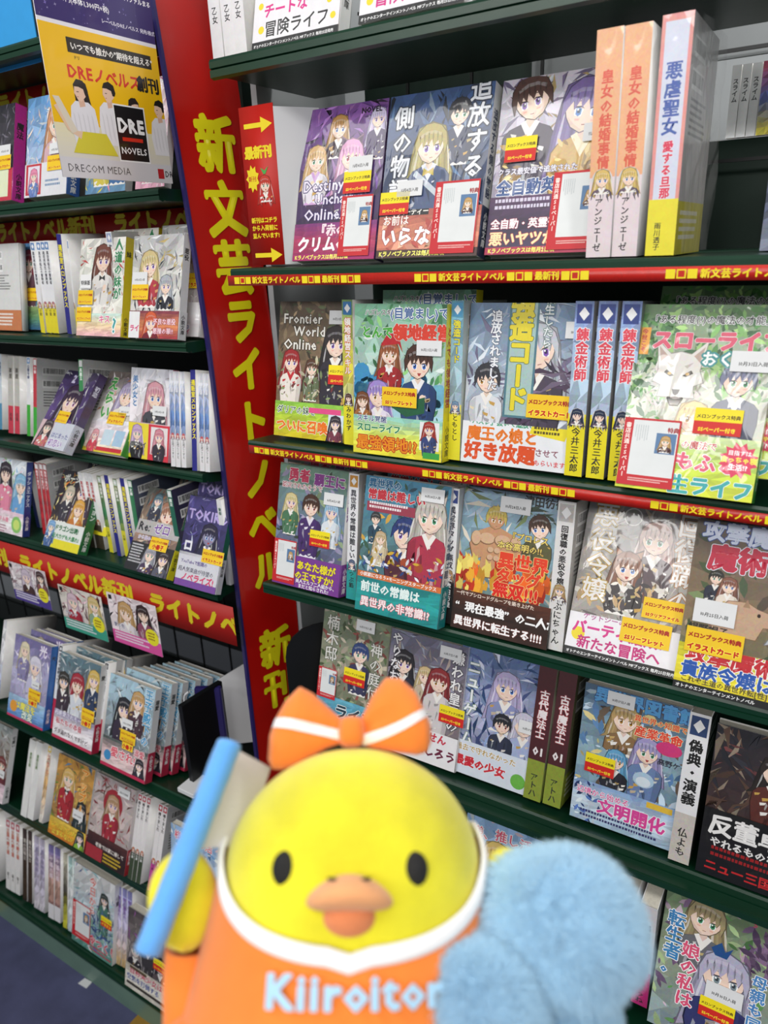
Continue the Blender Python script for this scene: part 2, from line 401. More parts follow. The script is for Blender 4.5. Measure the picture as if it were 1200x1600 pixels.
TOTAL = [0]
def sticker_mesh(w, h, kind, txt):
    a = Art(h/w, 3)
    if kind == 'bonus':       # yellow over red two line label
        a.rect(0, 0, 1, h/w, 'F6E21A'); a.rect(0, 0, 1, h/w*.5, 'D4241A')
        n1 = len('メロンブックス特典'); a.text('メロンブックス特典', .04, h/w*.62, .92/n1, '3A1208', bold=.03)
        a.text(txt, .5, h/w*.12, min(.9/len(txt), h/w*.36), 'FBE02A', bold=.05, align='c')
    elif kind == 'bonus2':    # outlined yellow label
        a.rect(0, 0, 1, h/w, 'F3C91C'); a.text('メロンブックス特典', .03, h/w*.6, .93/9, 'A81408', bold=.06)
        a.text(txt, .5, h/w*.12, min(.92/len(txt), h/w*.42), 'C81508', out='FFF04A', bold=.07, ob=.16, align='c')
    elif kind == 'date':
        a.rect(0, 0, 1, h/w, 'E4E5E6'); a.text(txt, .5, h/w*.3, min(.8/len(txt)*1.15, h/w*.4), '2A2A2A', bold=.02, align='c')
    elif kind == 'card':      # red frame store card with small picture
        a.rect(0, 0, 1, h/w, 'C9202B'); A = h/w
        a.rect(.17, A*.16, .97, A*.97, 'E3E6E6'); a.text('特典', .78, A*.82, .1, 'A01820', bold=.04)
        a.text(txt, .035, A*.93, .1, 'FFE9E0', v=True, bold=.03)
        a.rect(.6, A*.5, .95, A*.8, '5B7FA8'); a.fig(.77, A*.68, .14, a.r.choice(['C9A060', 'AB4C46', '596B9B']), '5B3A3A', body=1.4, long=.3)
        a.bars(.22, A*.9, .3, 6, .016, 'BFC6C8', 2.6, v=True) ; a.bars(.2, A*.1, .7, 2, .022, 'F1C4BE', 1.8)
    elif kind == 'white':
        a.rect(0, 0, 1, h/w, 'F2F2F2'); a.rect(.03, .03*1, .97, .05, '444444'); a.text(txt, .5, h/w*.3, min(.85/len(txt), h/w*.6), '1C1C1C', bold=.03, align='c')
    return paint_mesh('sticker', [(a, mfront(w, .0004))], [((0, w, -.0004, 0, 0, h), 'E8E8E8')], M['card'])

def book(name, label, w, h, t, front=None, spine=None, back=None, base='F2F2F2', sbase=None, bbase=None, film=False, obi=None, extras=(), group=None):
    """closed book; jacket wraps front (-y), spine (+x), back (+y). returns root"""
    root = empty(name, label, 'book', group=group)
    obj('page_block', boxes([(.0006, w-.001, .0011, t-.0011, .0015, h-.0015)]), M['page'], root)
    m = M['film'] if film else M['print']
    sb = sbase or base
    arts = []
    if front: arts.append((front, mfront(w)))
    if spine: arts.append((spine, mspine(w, t)))
    if back: arts.append((back, mback(w, t)))
    e = .0009
    me = paint_mesh('cover', arts, [((0, w, 0, e, 0, h), base), ((0, w, t-e, t, 0, h), bbase or base), ((w-e, w, 0.00001, t-.00001, 0.00001, h-.00001), sb)], m)
    obj('cover', me, None, root)
    if obi:
        hh, fa, sa, col, scol = obi
        o = .0009
        ar = []
        if fa: ar.append((fa, mfront(w, o+.0002)))
        if sa: ar.append((sa, mspine(w, t, o+.0002)))
        me = paint_mesh('paper_band', ar, [((0, w, -o-.0002, -o+.0001, 0, hh), col), ((w+o-.0001, w+o+.0002, -o, t+o, 0, hh), scol), ((0, w, t+o-.0001, t+o+.0002, 0, hh), col)], m)
        obj('paper_band', me, None, root)
    for nm, me, x, z, rot in extras:
        o_ = obj(nm, me, None, root, (x, -.0022, z)); o_.rotation_euler = (0, rot, 0)
    return root

# ---------------------------------------------------------------- cover designs
def paint(ops, asp, seed=1):
    a = Art(asp, seed)
    for o in ops:
        k = o[0]
        if k == 'g': a.grad(*o[1:4], **(o[4] if len(o) > 4 else {}))
        elif k == 's': a.scatter(o[1], o[2], o[3], **(o[4] if len(o) > 4 else {}))
        elif k == 'f': a.fig(*o[1:6], **(o[6] if len(o) > 6 else {}))
        elif k == 't': a.text(*o[1:6], **(o[6] if len(o) > 6 else {}))
        elif k == 'r': a.rect(*o[1:])
        elif k == 'b': a.bars(*o[1:])
        elif k == 'e': a.ell(*o[1:6])
        elif k == 'p': a.poly(o[1], o[2])
        elif k == 'wolf':
            x, y, w = o[1:4]; a.scatter(['D8D4CE', 'C4BEB6', 'E6E2DC', 'ADA59B'], 90, w*.16, y-w*.9, y+w*.3, 'shard', x-w*.6, x+w*.6)
            P = [(-.5, .1), (-.62, .85), (-.25, .5), (0, .56), (.25, .5), (.62, .85), (.5, .1), (.62, -.2), (.4, -.3), (.45, -.6), (.2, -.6), (.1, -.8), (-.1, -.8), (-.2, -.6), (-.45, -.6), (-.4, -.3), (-.62, -.2)]
            a.poly([(x+p*w*1.04, y+q*w*1.04) for p, q in P], '8C857C'); a.poly([(x+p*w, y+q*w) for p, q in P], 'DDD9D2')
            for e in (-1, 1):
                a.poly([(x+e*w*p, y+w*q) for p, q in [(.48, .3), (.56, .7), (.32, .46)]], 'B79E92')
                a.poly([(x+e*w*p, y+w*q) for p, q in [(.1, -.05), (.3, .1), (.36, .02), (.2, -.08)]], '3E3528'); a.ell(x+e*w*.22, y, w*.05, w*.04, 'C49A3B', 8)
                a.poly([(x+e*w*p, y+w*q) for p, q in [(.12, .2), (.34, .3), (.2, .14)]], 'B9B2A8')
            a.poly([(x+w*p, y+w*q) for p, q in [(-.1, -.4), (.1, -.4), (.06, -.52), (0, -.56), (-.06, -.52)]], '3A3230')
            a.poly([(x+w*p, y+w*q) for p, q in [(-.16, -.62), (0, -.58), (.16, -.62), (0, -.66)]], '6A5148')
        elif k == 'beast':
            x, y, w = o[1:4]
            P = [(-.9, -.6), (-.85, .0), (-.5, .4), (0, .45), (.3, .3), (.75, .2), (.95, .05), (.9, -.15), (.5, -.2), (.35, -.6)]
            a.poly([(x+p*w*1.03, y+q*w*1.04) for p, q in P], '7D6048'); a.poly([(x+p*w, y+q*w) for p, q in P], 'C7A589'); a.ell(x+.35*w, y+.13*w, w*.05, w*.06, '2C1E18', 8)
            a.poly([(x+w*p, y+w*q) for p, q in [(-.1, .3), (0, .55), (.1, .3)]], 'A88468')
        elif k == 'man':       # bare-chested wrestler
            x, y, w, sk = o[1:5]
            P = [(-.1, -.3), (.3, -.4), (1.1, -.7), (1.5, -1.4), (1.2, -2.4), (.8, -2.0), (.7, -3), (-.7, -3), (-.6, -2), (-1.0, -2.3), (-1.3, -1.4), (-.9, -.7)]
            a.poly([(x+p*w*1.04, y+q*w*1.02) for p, q in P], mul(sk, .25)); a.poly([(x+p*w, y+q*w) for p, q in P], sk)
            for p, q, r1, r2 in ((-.4, -1.05, .42, .28), (.45, -1.05, .42, .28), (-.15, -1.6, .16, .14), (.2, -1.6, .16, .14), (-.15, -2, .16, .14), (.2, -2, .16, .14), (1.15, -1.1, .28, .36), (-1, -1.1, .26, .36)):
                a.ell(x+p*w, y+q*w, r1*w*1.1, r2*w*1.1, mul(sk, .45)); a.ell(x+p*w+.02*w, y+q*w+.04*w, r1*w, r2*w, mixc(sk, 'FFF0D0', .25))
            a.fig(x, y, w*.9, o[5], sk, long=0, body=0, skin=sk)
        elif k == 'burst':
            x, y, r1, c = o[1:5]; a.poly([(x+r1*(1 if i % 2 else .72)*math.cos(i*math.pi/12), y+r1*(1 if i % 2 else .72)*math.sin(i*math.pi/12)) for i in range(24)], c)
    return a
def spine_art(h, t, cols, title, tcol, edge=None, tout=None, title2=None, sub=None, logo=None, obi=None, osub=None, num=None, ocol='2A2A2A', tsize=.62, face=None, rnd=None, out=None, two=None):
    """spine: unit = thickness. cols = base colour(s)"""
    asp = h/t; a = Art(asp, 5)
    if rnd: a.grad(rnd[0], rnd[1], rnd[2] if len(rnd) > 2 else None, nx=2, ny=12, jit=.18)
    else: a.rect(0, 0, 1, asp, cols)
    if logo:
        a.rect(.1, asp-1.15, .9, asp-.15, logo); a.poly([(.5, asp-.3), (.78, asp-.65), (.5, asp-1.0), (.22, asp-.65)], 'F2F2F2'); 
    if edge: a.rect(0, 0, .12, asp, edge); a.rect(.88, 0, 1, asp, edge); a.rect(0, asp-.2, 1, asp, edge)
    if title2: a.text(title2[0], title2[3], title2[2]*asp, title2[4], title2[1], out=title2[5], v=True, bold=.04)
    L = asp-1.4-(obi or 0)*asp
    n = len(title); sz = min(tsize, L/(n*1.02+.5)) if title else 0
    if title: a.text(title, (1-sz)/2 if not two else .08, asp-1.35, sz, tcol, out=out, v=True, bold=.035, ob=.09)
    if two: a.text(two[0], .6, asp-1.8, sz*.6, two[1], v=True, bold=.02)
    if obi:
        ob = obi*asp; a.rect(0, 0, 1, ob, ocol)
        if face: a.ell(.5, ob-.1, .42, .42, 'D8D4D0'); a.fig(.5, ob+.25 if False else ob-.1, .5, face, '6B5A6B', long=.3, body=1.0)
        if osub: a.text(osub, .25, ob-.75, min(.5, (ob-.9)/(len(osub)*1.05)), '262626' if sum(hx(ocol)) > .6 else 'F0F0F0', v=True, bold=.02)
    elif sub: a.text(sub, .3, asp*.3, min(.4, asp*.26/len(sub)), tcol, v=True, bold=.015)
    if num: a.text(num, .5, asp*.34, .62, tcol, bold=.04, align='c')
    return a
def back_art(h, w, col='DCDCDA', dark='4A4A4C', band=None, bars=True):
    a = Art(h/w, 9); A = h/w
    a.rect(0, 0, 1, A, col)
    # barcodes near the spine edge (u=0 is the spine side)
    for k in range(2):
        y = A-.12-k*.2
        a.rect(.1, y-.13, .52, y+.0, 'F1F1F0')
        a.lay += 1
        q = .12
        while q < .5:
            b = a.r.uniform(.006, .02); a.rect(q, y-.1, q+b, y-.015, '222222', False); q += b+a.r.uniform(.006, .014)
    a.bars(.12, A-.52, .6, 6, .02, dark, 2.2)
    if band: a.rect(0, 0, 1, A*.24, band); a.bars(.1, A*.18, .7, 4, .03, 'F4F2EC', 1.9)
    return a
W_ = 'FFFFFF'
C = {}      # key -> (front ops, obi (height m, ops, colour, spine text), spine kwargs)
C['destiny'] = ([('g', '2B1C3E', '3D2458', '8452A0'), ('s', ['6A3F90', '2A1838', 'B07CC8', '4E2A6A'], 60, .09, dict(kind='shard', y0=.6)), ('f', .45, 1.26, .17, 'B98A4A', '3A2233', dict(long=.2, body=1.6)),
  ('f', .2, .98, .19, 'D9B27A', 'E5E0EA', dict(long=.7, body=2.2, trim='CFA4D8')), ('f', .62, .98, .22, 'E3A8D0', '5A2E6E', dict(long=.8, open_=1, ears='4A2C50', eye='B02848')), ('f', .9, 1.3, .14, 'CFC4E4', '43305F', {}),
  ('t', 'Destiny', .06, .68, .15, 'E9E2F2', dict(out='3B2A6A', bold=.02)), ('t', 'Unchain', .22, .55, .14, 'E9E2F2', dict(out='3B2A6A')), ('t', 'Online', .1, .40, .15, 'E9E2F2', dict(out='3B2A6A')), ('t', 'NOVEL', .7, 1.37, .07, '1D1025', dict(bold=.04))],
  (.046, [('g', '8C1A58', 'B0305A', '7A2A78'), ('t', 'クリムの', .05, .1, .16, W_, dict(bold=.04)), ('t', '『赤の魔', .28, .25, .12, 'FBE4EC', dict(bold=.04)), ('r', 0, 0, 1, .065, 'A51566'), ('t', 'Kラノベブックスは毎月2日頃', .03, .015, .05, 'F9F26C', dict(bold=.04))], '8C1A58', '3A2458'),
  dict(cols='3D2A58', title='赤の魔女', tcol='E9E2F2'))
C['exile'] = ([('g', '1B2436', '24365A', '3B5684'), ('s', ['2F4F7C', '10192A', '5A7CA8', '8CA2BC'], 50, .1, dict(kind='shard')), ('f', .7, 1.17, .17, '23242E', '2B3556', dict(long=0, body=2.4)),
  ('f', .45, .93, .25, 'B3A45A', '4A5A80', dict(long=1, body=2.6, trim='DADDE6', acc='C8B04A')), ('p', [(.3, .7), (.75, .35), (.78, .38), (.33, .74)], 'C9D0DA'),
  ('t', '追放する', .78, 1.45, .2, 'E6E9EF', dict(v=True, out='20283C', bold=.02)), ('t', '側の物語', .06, 1.3, .2, 'E6E9EF', dict(v=True, out='20283C', bold=.02))],
  (.055, [('g', 'C0604C', 'D8886C', 'A85048'), ('r', .0, .36, .5, .44, '1E1E22'), ('t', 'パーティー', .2, .37, .06, 'F4F0E8', dict(bold=.03)), ('s', ['E09A80', 'B04A44', 'EAC0A0'], 14, .1, dict(y1=.3)), ('t', 'いらない', .03, .12, .17, 'FFFFFF', dict(out='A83A38', bold=.04)), ('t', 'お前は', .04, .29, .09, 'FFF4EA', dict(out='A83A38')), ('r', 0, 0, 1, .07, '45241F'), ('t', 'Kラノベブックスは毎月2日頃', .03, .018, .05, 'F9F26C', dict(bold=.04))], 'C0604C', '22304E'),
  dict(cols='E4E6E8', title='追放する側の物語', tcol='34405E'))
C['heroic'] = ([('g', '6A6178', 'B9B2C2', 'CFCAD6'), ('s', ['8A7F9C', 'D8D0DC', 'A8905C', '6B5F80'], 60, .09, dict(kind='shard')), ('f', .28, 1.24, .28, '4B2C24', '3E3448', dict(long=0, flip=-1, tilt=12, body=2.6)),
  ('f', .74, 1.12, .32, '7E6AA8', 'C9A45A', dict(long=1, tilt=-8, eye='4A86C8', trim='F2E6C8', body=2.4)), ('s', ['C8A050', 'E6CF8C', '8F6B30'], 26, .06, dict(y0=.6, y1=.95)),
  ('t', 'クラス最安値で追放された', .04, .66, .058, 'EDEAF4', dict(out='4A3F66')), ('t', '全自動英霊召喚', .04, .5, .135, '33548F', dict(out='F6F6FA', bold=.04))],
  (.062, [('g', '3D2A50', '2E1D40', '56305C'), ('b', .05, .43, .55, 2, .028, 'D8CFE4', 1.9), ('t', '全自動・英霊召喚', .03, .22, .085, 'FFFFFF', dict(out='B01848', bold=.03)), ('t', '悪いヤツが', .03, .085, .12, 'FBE8B0', dict(out='B8103C', bold=.04)), ('r', 0, 0, 1, .06, 'B01848'), ('t', 'Kラノベブックスは毎月2日頃', .03, .015, .045, 'F9F26C', dict(bold=.04))], '3D2A50', '3A2C52'),
  dict(cols='E8E6E2', title='英霊召喚', tcol='5A4A7A'))
C['frontier'] = ([('g', '6E5A44', '7F6A50', '57483A'), ('s', ['8E7A58', '4A4030', 'A89070', '5F6A48'], 80, .07, dict(y0=.4)), ('f', .82, 1.08, .26, '2B2324', '2F2A36', dict(long=1, body=3)),
  ('f', .2, .86, .19, 'A3262A', 'EFE6DC', dict(long=.6, body=3, trim='C43038')), ('f', .5, .8, .14, '5B3A28', '6E7A5A', {}), ('s', ['C9C2A4', '8B9A6A', '6B2E2E'], 30, .05, dict(y0=.45, y1=.9)),
  ('t', 'Frontier', .06, 1.3, .15, 'EFEBE2', dict(out='3C3024')), ('t', 'World', .22, 1.16, .15, 'EFEBE2', dict(out='3C3024')), ('t', 'Online', .08, 1.01, .16, 'EFEBE2', dict(out='3C3024'))],
  (.05, [('g', 'D9C21E', 'BBD23A', '8CC84A'), ('t', 'ダリアの妹を', .03, .28, .095, '2E5A28', dict(out='FFFFFF')), ('t', 'ついに召喚!?', .03, .08, .15, 'F07818', dict(out='FFFFFF', bold=.05)), ('r', .78, .04, .99, .3, 'D8E8F4'), ('f', .88, .2, .12, '3A2E3A', '7A3A4A', {}), ('r', .5, .3, .95, .36, 'E8508C')], 'E3D332', 'E3D332'),
  dict(cols='E2D43A', title='フロンティア', tcol='6A4A2E'))
C['alarm'] = ([('g', '6FB4D8', 'CDE6E0', '5F9C78'), ('s', ['5FA864', '8CC87C', '3F7C50', 'E8F4F0'], 70, .07, dict(kind='leaf')), ('s', ['3F8FC0', '7CC4DC'], 16, .1, dict(y0=.5, y1=.8, kind='dot')), ('f', .4, .98, .17, '9A5A34', 'A8282C', dict(long=.4, body=2.2, open_=1, acc='F4F4F4')), ('p', [(.3, 1.06), (.5, 1.08), (.55, 1.0), (.5, 1.17), (.38, 1.18)], 'B82028'),
  ('f', .72, .9, .24, '4A2E22', '2C4878', dict(long=0, open_=1, body=2.6, eye='3A6AC0', trim='F0F0F0', arm=1)), ('f', .28, .58, .2, 'A48CD0', 'E8E0F0', dict(long=.4, body=1.5)), ('p', [(.42, .62), (.62, .55), (.8, .6), (.8, .45), (.6, .4), (.44, .48)], '24603E'), ('f', .1, .52, .12, '7A4A2A', 'A86A3A', {}),
  ('t', 'ハズレスキル', .12, 1.345, .06, '222222', dict(out='FFFFFF')), ('t', '(目覚まし)で', .4, 1.32, .11, '4A6A9C', dict(out='FFFFFF', bold=.03)), ('t', 'とんでも', .08, 1.14, .12, '4AA83C', dict(out='FFFFFF', bold=.05)), ('t', '領地経営', .44, 1.13, .155, 'D8402C', dict(out='FFFFFF', bold=.06))],
  (.05, [('g', 'F2E43A', 'E4EE5A', '8CD0C8'), ('t', 'スキル覚醒', .04, .33, .07, '203A78', dict(out='FFFFFF')), ('t', 'スローライフ', .04, .235, .085, '18844A', dict(out='FFFFFF', bold=.04)), ('t', '最強領地!?', .04, .06, .15, 'F0961C', dict(out='C02A18', bold=.02)), ('r', .76, .1, .97, .37, 'F0F0F0'), ('f', .86, .3, .1, 'B03A30', '3A4A7A', dict(long=.3)), ('r', .8, .02, .98, .08, '3FA84A')], 'F2E43A', 'E8DC2C'),
  dict(cols='EDE22E', title='とんでも領地経営', tcol='B8402C'))
C['code'] = ([('g', '8A8898', 'A8B4C4', '5C7C9C'), ('s', ['C8D4E0', '6A6480', '9AA8BC', 'E0E6EE'], 60, .11, dict(kind='shard')), ('f', .62, .98, .3, 'C0C4CE', '4A3F52', dict(long=1, body=3, tilt=10)), ('s', ['55405C', '3A2E44', '7A6A84'], 20, .12, dict(kind='shard', x0=.45, y0=.4, y1=.9)),
  ('f', .2, .72, .19, '2C2C34', 'DDE0E6', dict(long=0, body=2.2, flip=-1)), ('r', .36, .42, .62, 1.44, '4E7A88'), ('r', .38, .44, .6, 1.42, 'A8C4C0'), ('t', '強造コード', .37, 1.44, .21, 'EBD92A', dict(v=True, out='3A5A3A', bold=.05, lead=.92)),
  ('t', '追放されました', .2, 1.3, .1, 'F2F4F8', dict(v=True, out='3A3A58', bold=.03, lead=.95)), ('t', '転生したら', .66, 1.44, .085, 'F2F4F8', dict(v=True, out='3A6A58'))],
  (.05, [('r', 0, 0, 1, .5, 'ECEEF2'), ('t', '「ハズレ」扱いで追放されたので', .03, .345, .058, '3A9A70', dict(bold=.04)), ('t', '魔王の娘と', .05, .215, .13, 'E8781C', dict(bold=.05)), ('t', '好き放題', .03, .05, .165, 'E0501C', dict(bold=.05)), ('t', 'させて', .68, .12, .07, '8A4A5A', {}), ('t', 'もらいます!', .68, .04, .055, 'E04048', {}), ('p', [(.62, .3), (.93, .26), (.96, .4), (.64, .43)], 'F0DE28'), ('b', .66, .38, .24, 3, .022, '5A4A1A', 1.7)], 'E8EAF0', 'E6D83A'),
  dict(cols='5A5288', title='強造コード', tcol='EBD92A'))
C['slow'] = ([('g', '8E9A78', 'C8CAB8', '4F7C48'), ('s', ['4F8C44', '7CB060', '2F6034', 'A4CC7C'], 120, .06, dict(y0=.75)), ('s', ['4F8C44', '7CB060', '2F6034'], 60, .06, dict(y0=.4, x1=.25)), ('wolf', .35, .92, .3), ('f', .78, .88, .2, '747A94', '38405E', dict(long=0, body=3, trim='F4F4F4', acc='F4F4F4')),
  ('f', .5, .58, .18, 'E4C078', 'A83A3C', dict(long=.6, tilt=-15, body=1.2, acc='C82028')), ('t', '「ある程度(?)の魔法の才能」で', .08, 1.31, .068, '3A3A3A', dict(out='FFFFFF')), ('t', 'スローライフ', .12, 1.12, .155, 'D8506C', dict(out='FFFFFF', bold=.06)), ('r', .03, 1.06, .1, 1.27, 'E8A02C'), ('t', '今世こそ', .035, 1.26, .045, 'B82020', dict(v=True, bold=.04)),
  ('t', 'おくります', .5, 1.0, .115, 'F2F6F4', dict(out='2E8C8C', ob=.16, bold=.03))],
  (.06, [('g', 'D8E020', 'B8D440', 'C8DCA0'), ('t', 'の魔法で', .45, .36, .065, 'C02A20', dict(out='FFFFFF')), ('t', 'もふと', .42, .2, .15, 'E45A78', dict(out='FFFFFF', bold=.04)), ('t', '生ライフ!!', .4, .02, .15, '2CA8A8', dict(out='FFFFFF', bold=.05)), ('burst', .87, .3, .14, 'E0305A'), ('t', '目指すは', .87, .34, .04, W_, dict(align='c')), ('t', '食っちゃ寝', .87, .285, .05, 'FFE850', dict(align='c', bold=.04)), ('t', '生活!?', .87, .23, .05, W_, dict(align='c', bold=.04))], 'D8E020', '3E9A34'),
  dict(cols='C8D23A', title='スローライフ', tcol='D8506C', rnd=('5A8A4A', 'D8E020', '4A7A40')))
C['brave'] = ([('g', '5A4E6A', '6E7C98', '6A8C74'), ('s', ['8CA07C', '4E5C7C', 'B0A8C8', '3C4A3C'], 60, .08), ('f', .2, 1.02, .15, 'D8C890', '4E7A5A', dict(long=.7, open_=1)), ('f', .8, .98, .16, '9CC0DC', 'DDE6EE', dict(long=1.2)),
  ('f', .5, 1.0, .2, '4A3024', '4A2F6C', dict(long=0, body=3, trim='EDE8F4')), ('t', '勇者', .14, 1.3, .16, 'C83C5C', dict(out='FFFFFF', bold=.05)), ('t', '覇王に', .52, 1.28, .15, '8A3C8C', dict(out='FFFFFF', bold=.05)), ('t', '認定されたそうで', .05, 1.2, .075, 'A83C4C', dict(out='FFFFFF'))],
  (.048, [('r', 0, 0, 1, .5, '7C3C94'), ('t', 'あなた様が', .36, .24, .115, 'F4E428', dict(out='4A1C5C', bold=.04)), ('t', 'の王ですか?', .34, .12, .108, 'F4E428', dict(out='4A1C5C', bold=.04)), ('t', '美人エルフ二人組から、', .36, .065, .055, W_, {}), ('t', 'まだと知らされた!', .4, .01, .055, W_, {})], '7C3C94', '7C3C94'),
  dict(cols='F0F0F0', title='勇者認定', tcol='7C3C94'))
C['common'] = ([('g', '3E6C80', '587C80', '4488A8'), ('s', ['8CC8D8', '2C4C5C', 'D8A848', '3A5A48'], 50, .07), ('f', .16, 1.0, .1, '3A3A3C', '2A4A5C', dict(long=0)), ('f', .24, .8, .11, 'C8B088', 'D8C8A8', {}),
  ('f', .52, .88, .25, '2A3C78', '5C2C3C', dict(long=0, tilt=-12, body=2.5, arm=1)), ('f', .8, 1.1, .28, 'C4BEB4', 'B0344C', dict(long=.2, ears='D8D2C8', flip=-1, body=3)), ('e', .55, .6, .05, .05, 'A84C2C'), ('e', .72, .58, .05, .05, 'A84C2C'), ('s', ['C8A030', 'E4E8F0', '344C8C'], 30, .05, dict(y0=.45, y1=.7)),
  ('t', '異世界の', .04, 1.34, .1, '2C6C94', dict(out='FFFFFF', bold=.05)), ('t', '常識は難しい', .04, 1.22, .115, 'C0303C', dict(out='FFFFFF', bold=.05)), ('r', .04, 1.08, .62, 1.18, '9C3C50'), ('b', .07, 1.16, .5, 2, .025, 'F2E8EA', 1.7)],
  (.056, [('g', '1F8C8C', '28A09C', '1C7C80'), ('r', 0, .37, 1, .44, 'D8743C'), ('t', '小説家になろう×モーニングスターブックス', .03, .385, .047, W_, {}), ('t', '前世の常識は', .05, .23, .12, 'E8F8F4', dict(out='1A6C78', bold=.04)), ('t', '異世界の非常識!?', .06, .07, .11, 'FFF0F0', dict(out='C8304C', bold=.03))], '1F8C8C', '1F8C8C'),
  dict(cols='EDEDED', title='異世界の常識は難しい', tcol='2C4C6C'))
C['wrestle'] = ([('g', '4C5C3C', '7C9CA8', '8CA8BC'), ('s', ['D8D0C0', '3C4C3C', '7C8C5C', 'B8C8D8'], 50, .1, dict(kind='shard')), ('man', .36, 1.14, .19, 'C8946C', 'C8B058'), ('f', .8, 1.12, .17, '4A3226', '5C5A38', dict(long=0, body=3, tilt=10, flip=-1)), ('s', ['E8641C', 'F4B030', 'C83010', 'F8E070'], 44, .09, dict(kind='flame', y0=.42, y1=.7)),
  ('t', '津田彷徨', .62, 1.33, .1, '2A2A2A', dict(bold=.03)), ('t', '『プロレス', .5, .98, .08, 'F0D870', dict(out='4A3010')), ('t', '本谷高明の!!', .4, .88, .08, 'F0D870', dict(out='4A3010')), ('t', '異世界', .42, .7, .17, 'E84020', dict(out='F8E090', bold=.05)), ('t', 'タッグ', .42, .56, .15, 'E84020', dict(out='F8E090', bold=.05)), ('t', '無双!!!', .4, .42, .16, 'E02818', dict(out='F8E090', bold=.05))],
  (.053, [('g', '3C241C', '2C1C16', '5C3020'), ('t', '一代でプシロードグループを築き上げた', .03, .35, .045, 'F0E0D0', {}), ('t', '“現在最強”の二人が', .03, .2, .105, W_, dict(bold=.04)), ('t', '異世界に転生する!!!!', .03, .05, .1, W_, dict(out='8C3018', bold=.04))], '3C241C', '241814'),
  dict(cols='EDEDED', title='異世界タッグ無双', tcol='3C2C2C'))
C['healer'] = ([('g', '8C8480', 'A8A29C', '8F8B8C'), ('s', ['C0BAB2', '6C6460', 'B4A698', '9A948E'], 70, .09, dict(kind='shard')), ('f', .62, 1.12, .22, 'C4A49C', '5C4C50', dict(long=.7, body=2.4, trim='DDD8D4', flip=-1)), ('f', .42, .84, .2, '8A5C44', '3A3234', dict(long=.5, ears='A87858', open_=1, body=2)), ('s', ['E8E2D8', 'C8A878', '4A4244'], 36, .06, dict(y0=.45, y1=.75)),
  ('e', .4, 1.3, .08, .08, 'E4E2E0'), ('e', .4, 1.3, .07, .07, '9A9694'), ('t', '回復職の', .78, 1.4, .21, 'E8E4E0', dict(v=True, out='A8702C', bold=.015, ob=.05)), ('t', '悪役令嬢', .06, 1.4, .22, 'E8E4E0', dict(v=True, out='B8942C', bold=.015, ob=.05))],
  (.052, [('r', 0, 0, 1, .5, 'F0EEF2'), ('e', .1, .2, .06, .06, 'F2DC28'), ('e', .5, .3, .04, .04, 'F2DC28'), ('t', 'ケットシーの錬金術師と', .12, .345, .062, 'B03C8C', dict(bold=.02)), ('t', 'パーティ結成!', .04, .22, .125, 'D8308C', dict(bold=.04)), ('t', '新たな冒険へ', .1, .09, .12, 'C8287C', dict(bold=.03)), ('r', 0, 0, 1, .07, '1E1E20'), ('t', 'オトナのエンターテインメントノベル MFブックス 毎月25日発売', .02, .02, .032, W_, {})], 'F0EEF2', 'ECECEC'),
  dict(cols='E9E7E4', title='回復職の悪役令嬢', tcol='3A3232'))
C['attack'] = ([('g', '6C7C58', '88745C', '5C5048'), ('s', ['8CA070', '4C5C40', 'A89478', '6A5C4C'], 60, .09), ('f', .2, .95, .09, '2C2C2C', '2C3444', dict(long=0, body=3.2)), ('f', .3, .9, .1, '8C5C4C', 'E8DCD0', dict(body=2.8)), ('beast', .45, .68, .27), ('f', .85, .78, .24, 'CFD0D4', '3C548C', dict(long=.3, open_=1, body=2)),
  ('t', '攻撃魔術師', .05, 1.26, .17, 'D8E0F4', dict(out='2C4C9C', bold=.04)), ('t', '魔術師', .12, 1.04, .22, 'C03048', dict(out='E8ECF8', bold=.05)), ('t', '絹野帽子', .05, .5, .075, '222222', {})],
  (.052, [('g', 'E0CC20', 'ECE040', 'D8D030'), ('t', '攻撃魔術', .06, .25, .17, 'C83038', dict(out='FFFFFF', bold=.04)), ('t', '貴族令嬢は', .04, .13, .14, '2C5CB0', dict(out='FFFFFF', bold=.04)), ('t', 'これぞ王道の異世界転[性]ファ', .05, .075, .055, '3A2A2A', {}), ('r', 0, 0, 1, .06, '1E1E20'), ('t', 'オトナのエンターテインメントノベル', .02, .015, .035, W_, {})], 'E4D426', 'ECECEC'),
  dict(cols='EDEDED', title='攻撃魔術師', tcol='2C4C9C'))
C['garden'] = ([('g', '6C7458', '8C8C78', '6E7C64'), ('s', ['B8AC98', '4F6040', '98A880', 'C8BCA8', '8A4C44'], 120, .08), ('f', .6, 1.0, .2, '384C80', '3C3C5C', dict(long=0)), ('t', '楠木邸', .06, 1.42, .2, 'E8E6E0', dict(v=True, out='4A5040', bold=.01, ob=.05)), ('t', '神の庭付き', .74, 1.2, .18, 'E8E6E0', dict(v=True, out='4A5040', bold=.01, ob=.05))],
  (.045, [('g', '3C88A8', '58A4C0', '68B0C8'), ('t', 'ライフ', .3, .12, .2, '1E3C4C', dict(out='FFFFFF', bold=.04))], '3C88A8', 'EDEDED'), dict(cols='E6E4DE', title='楠木邸', tcol='4A5040'))
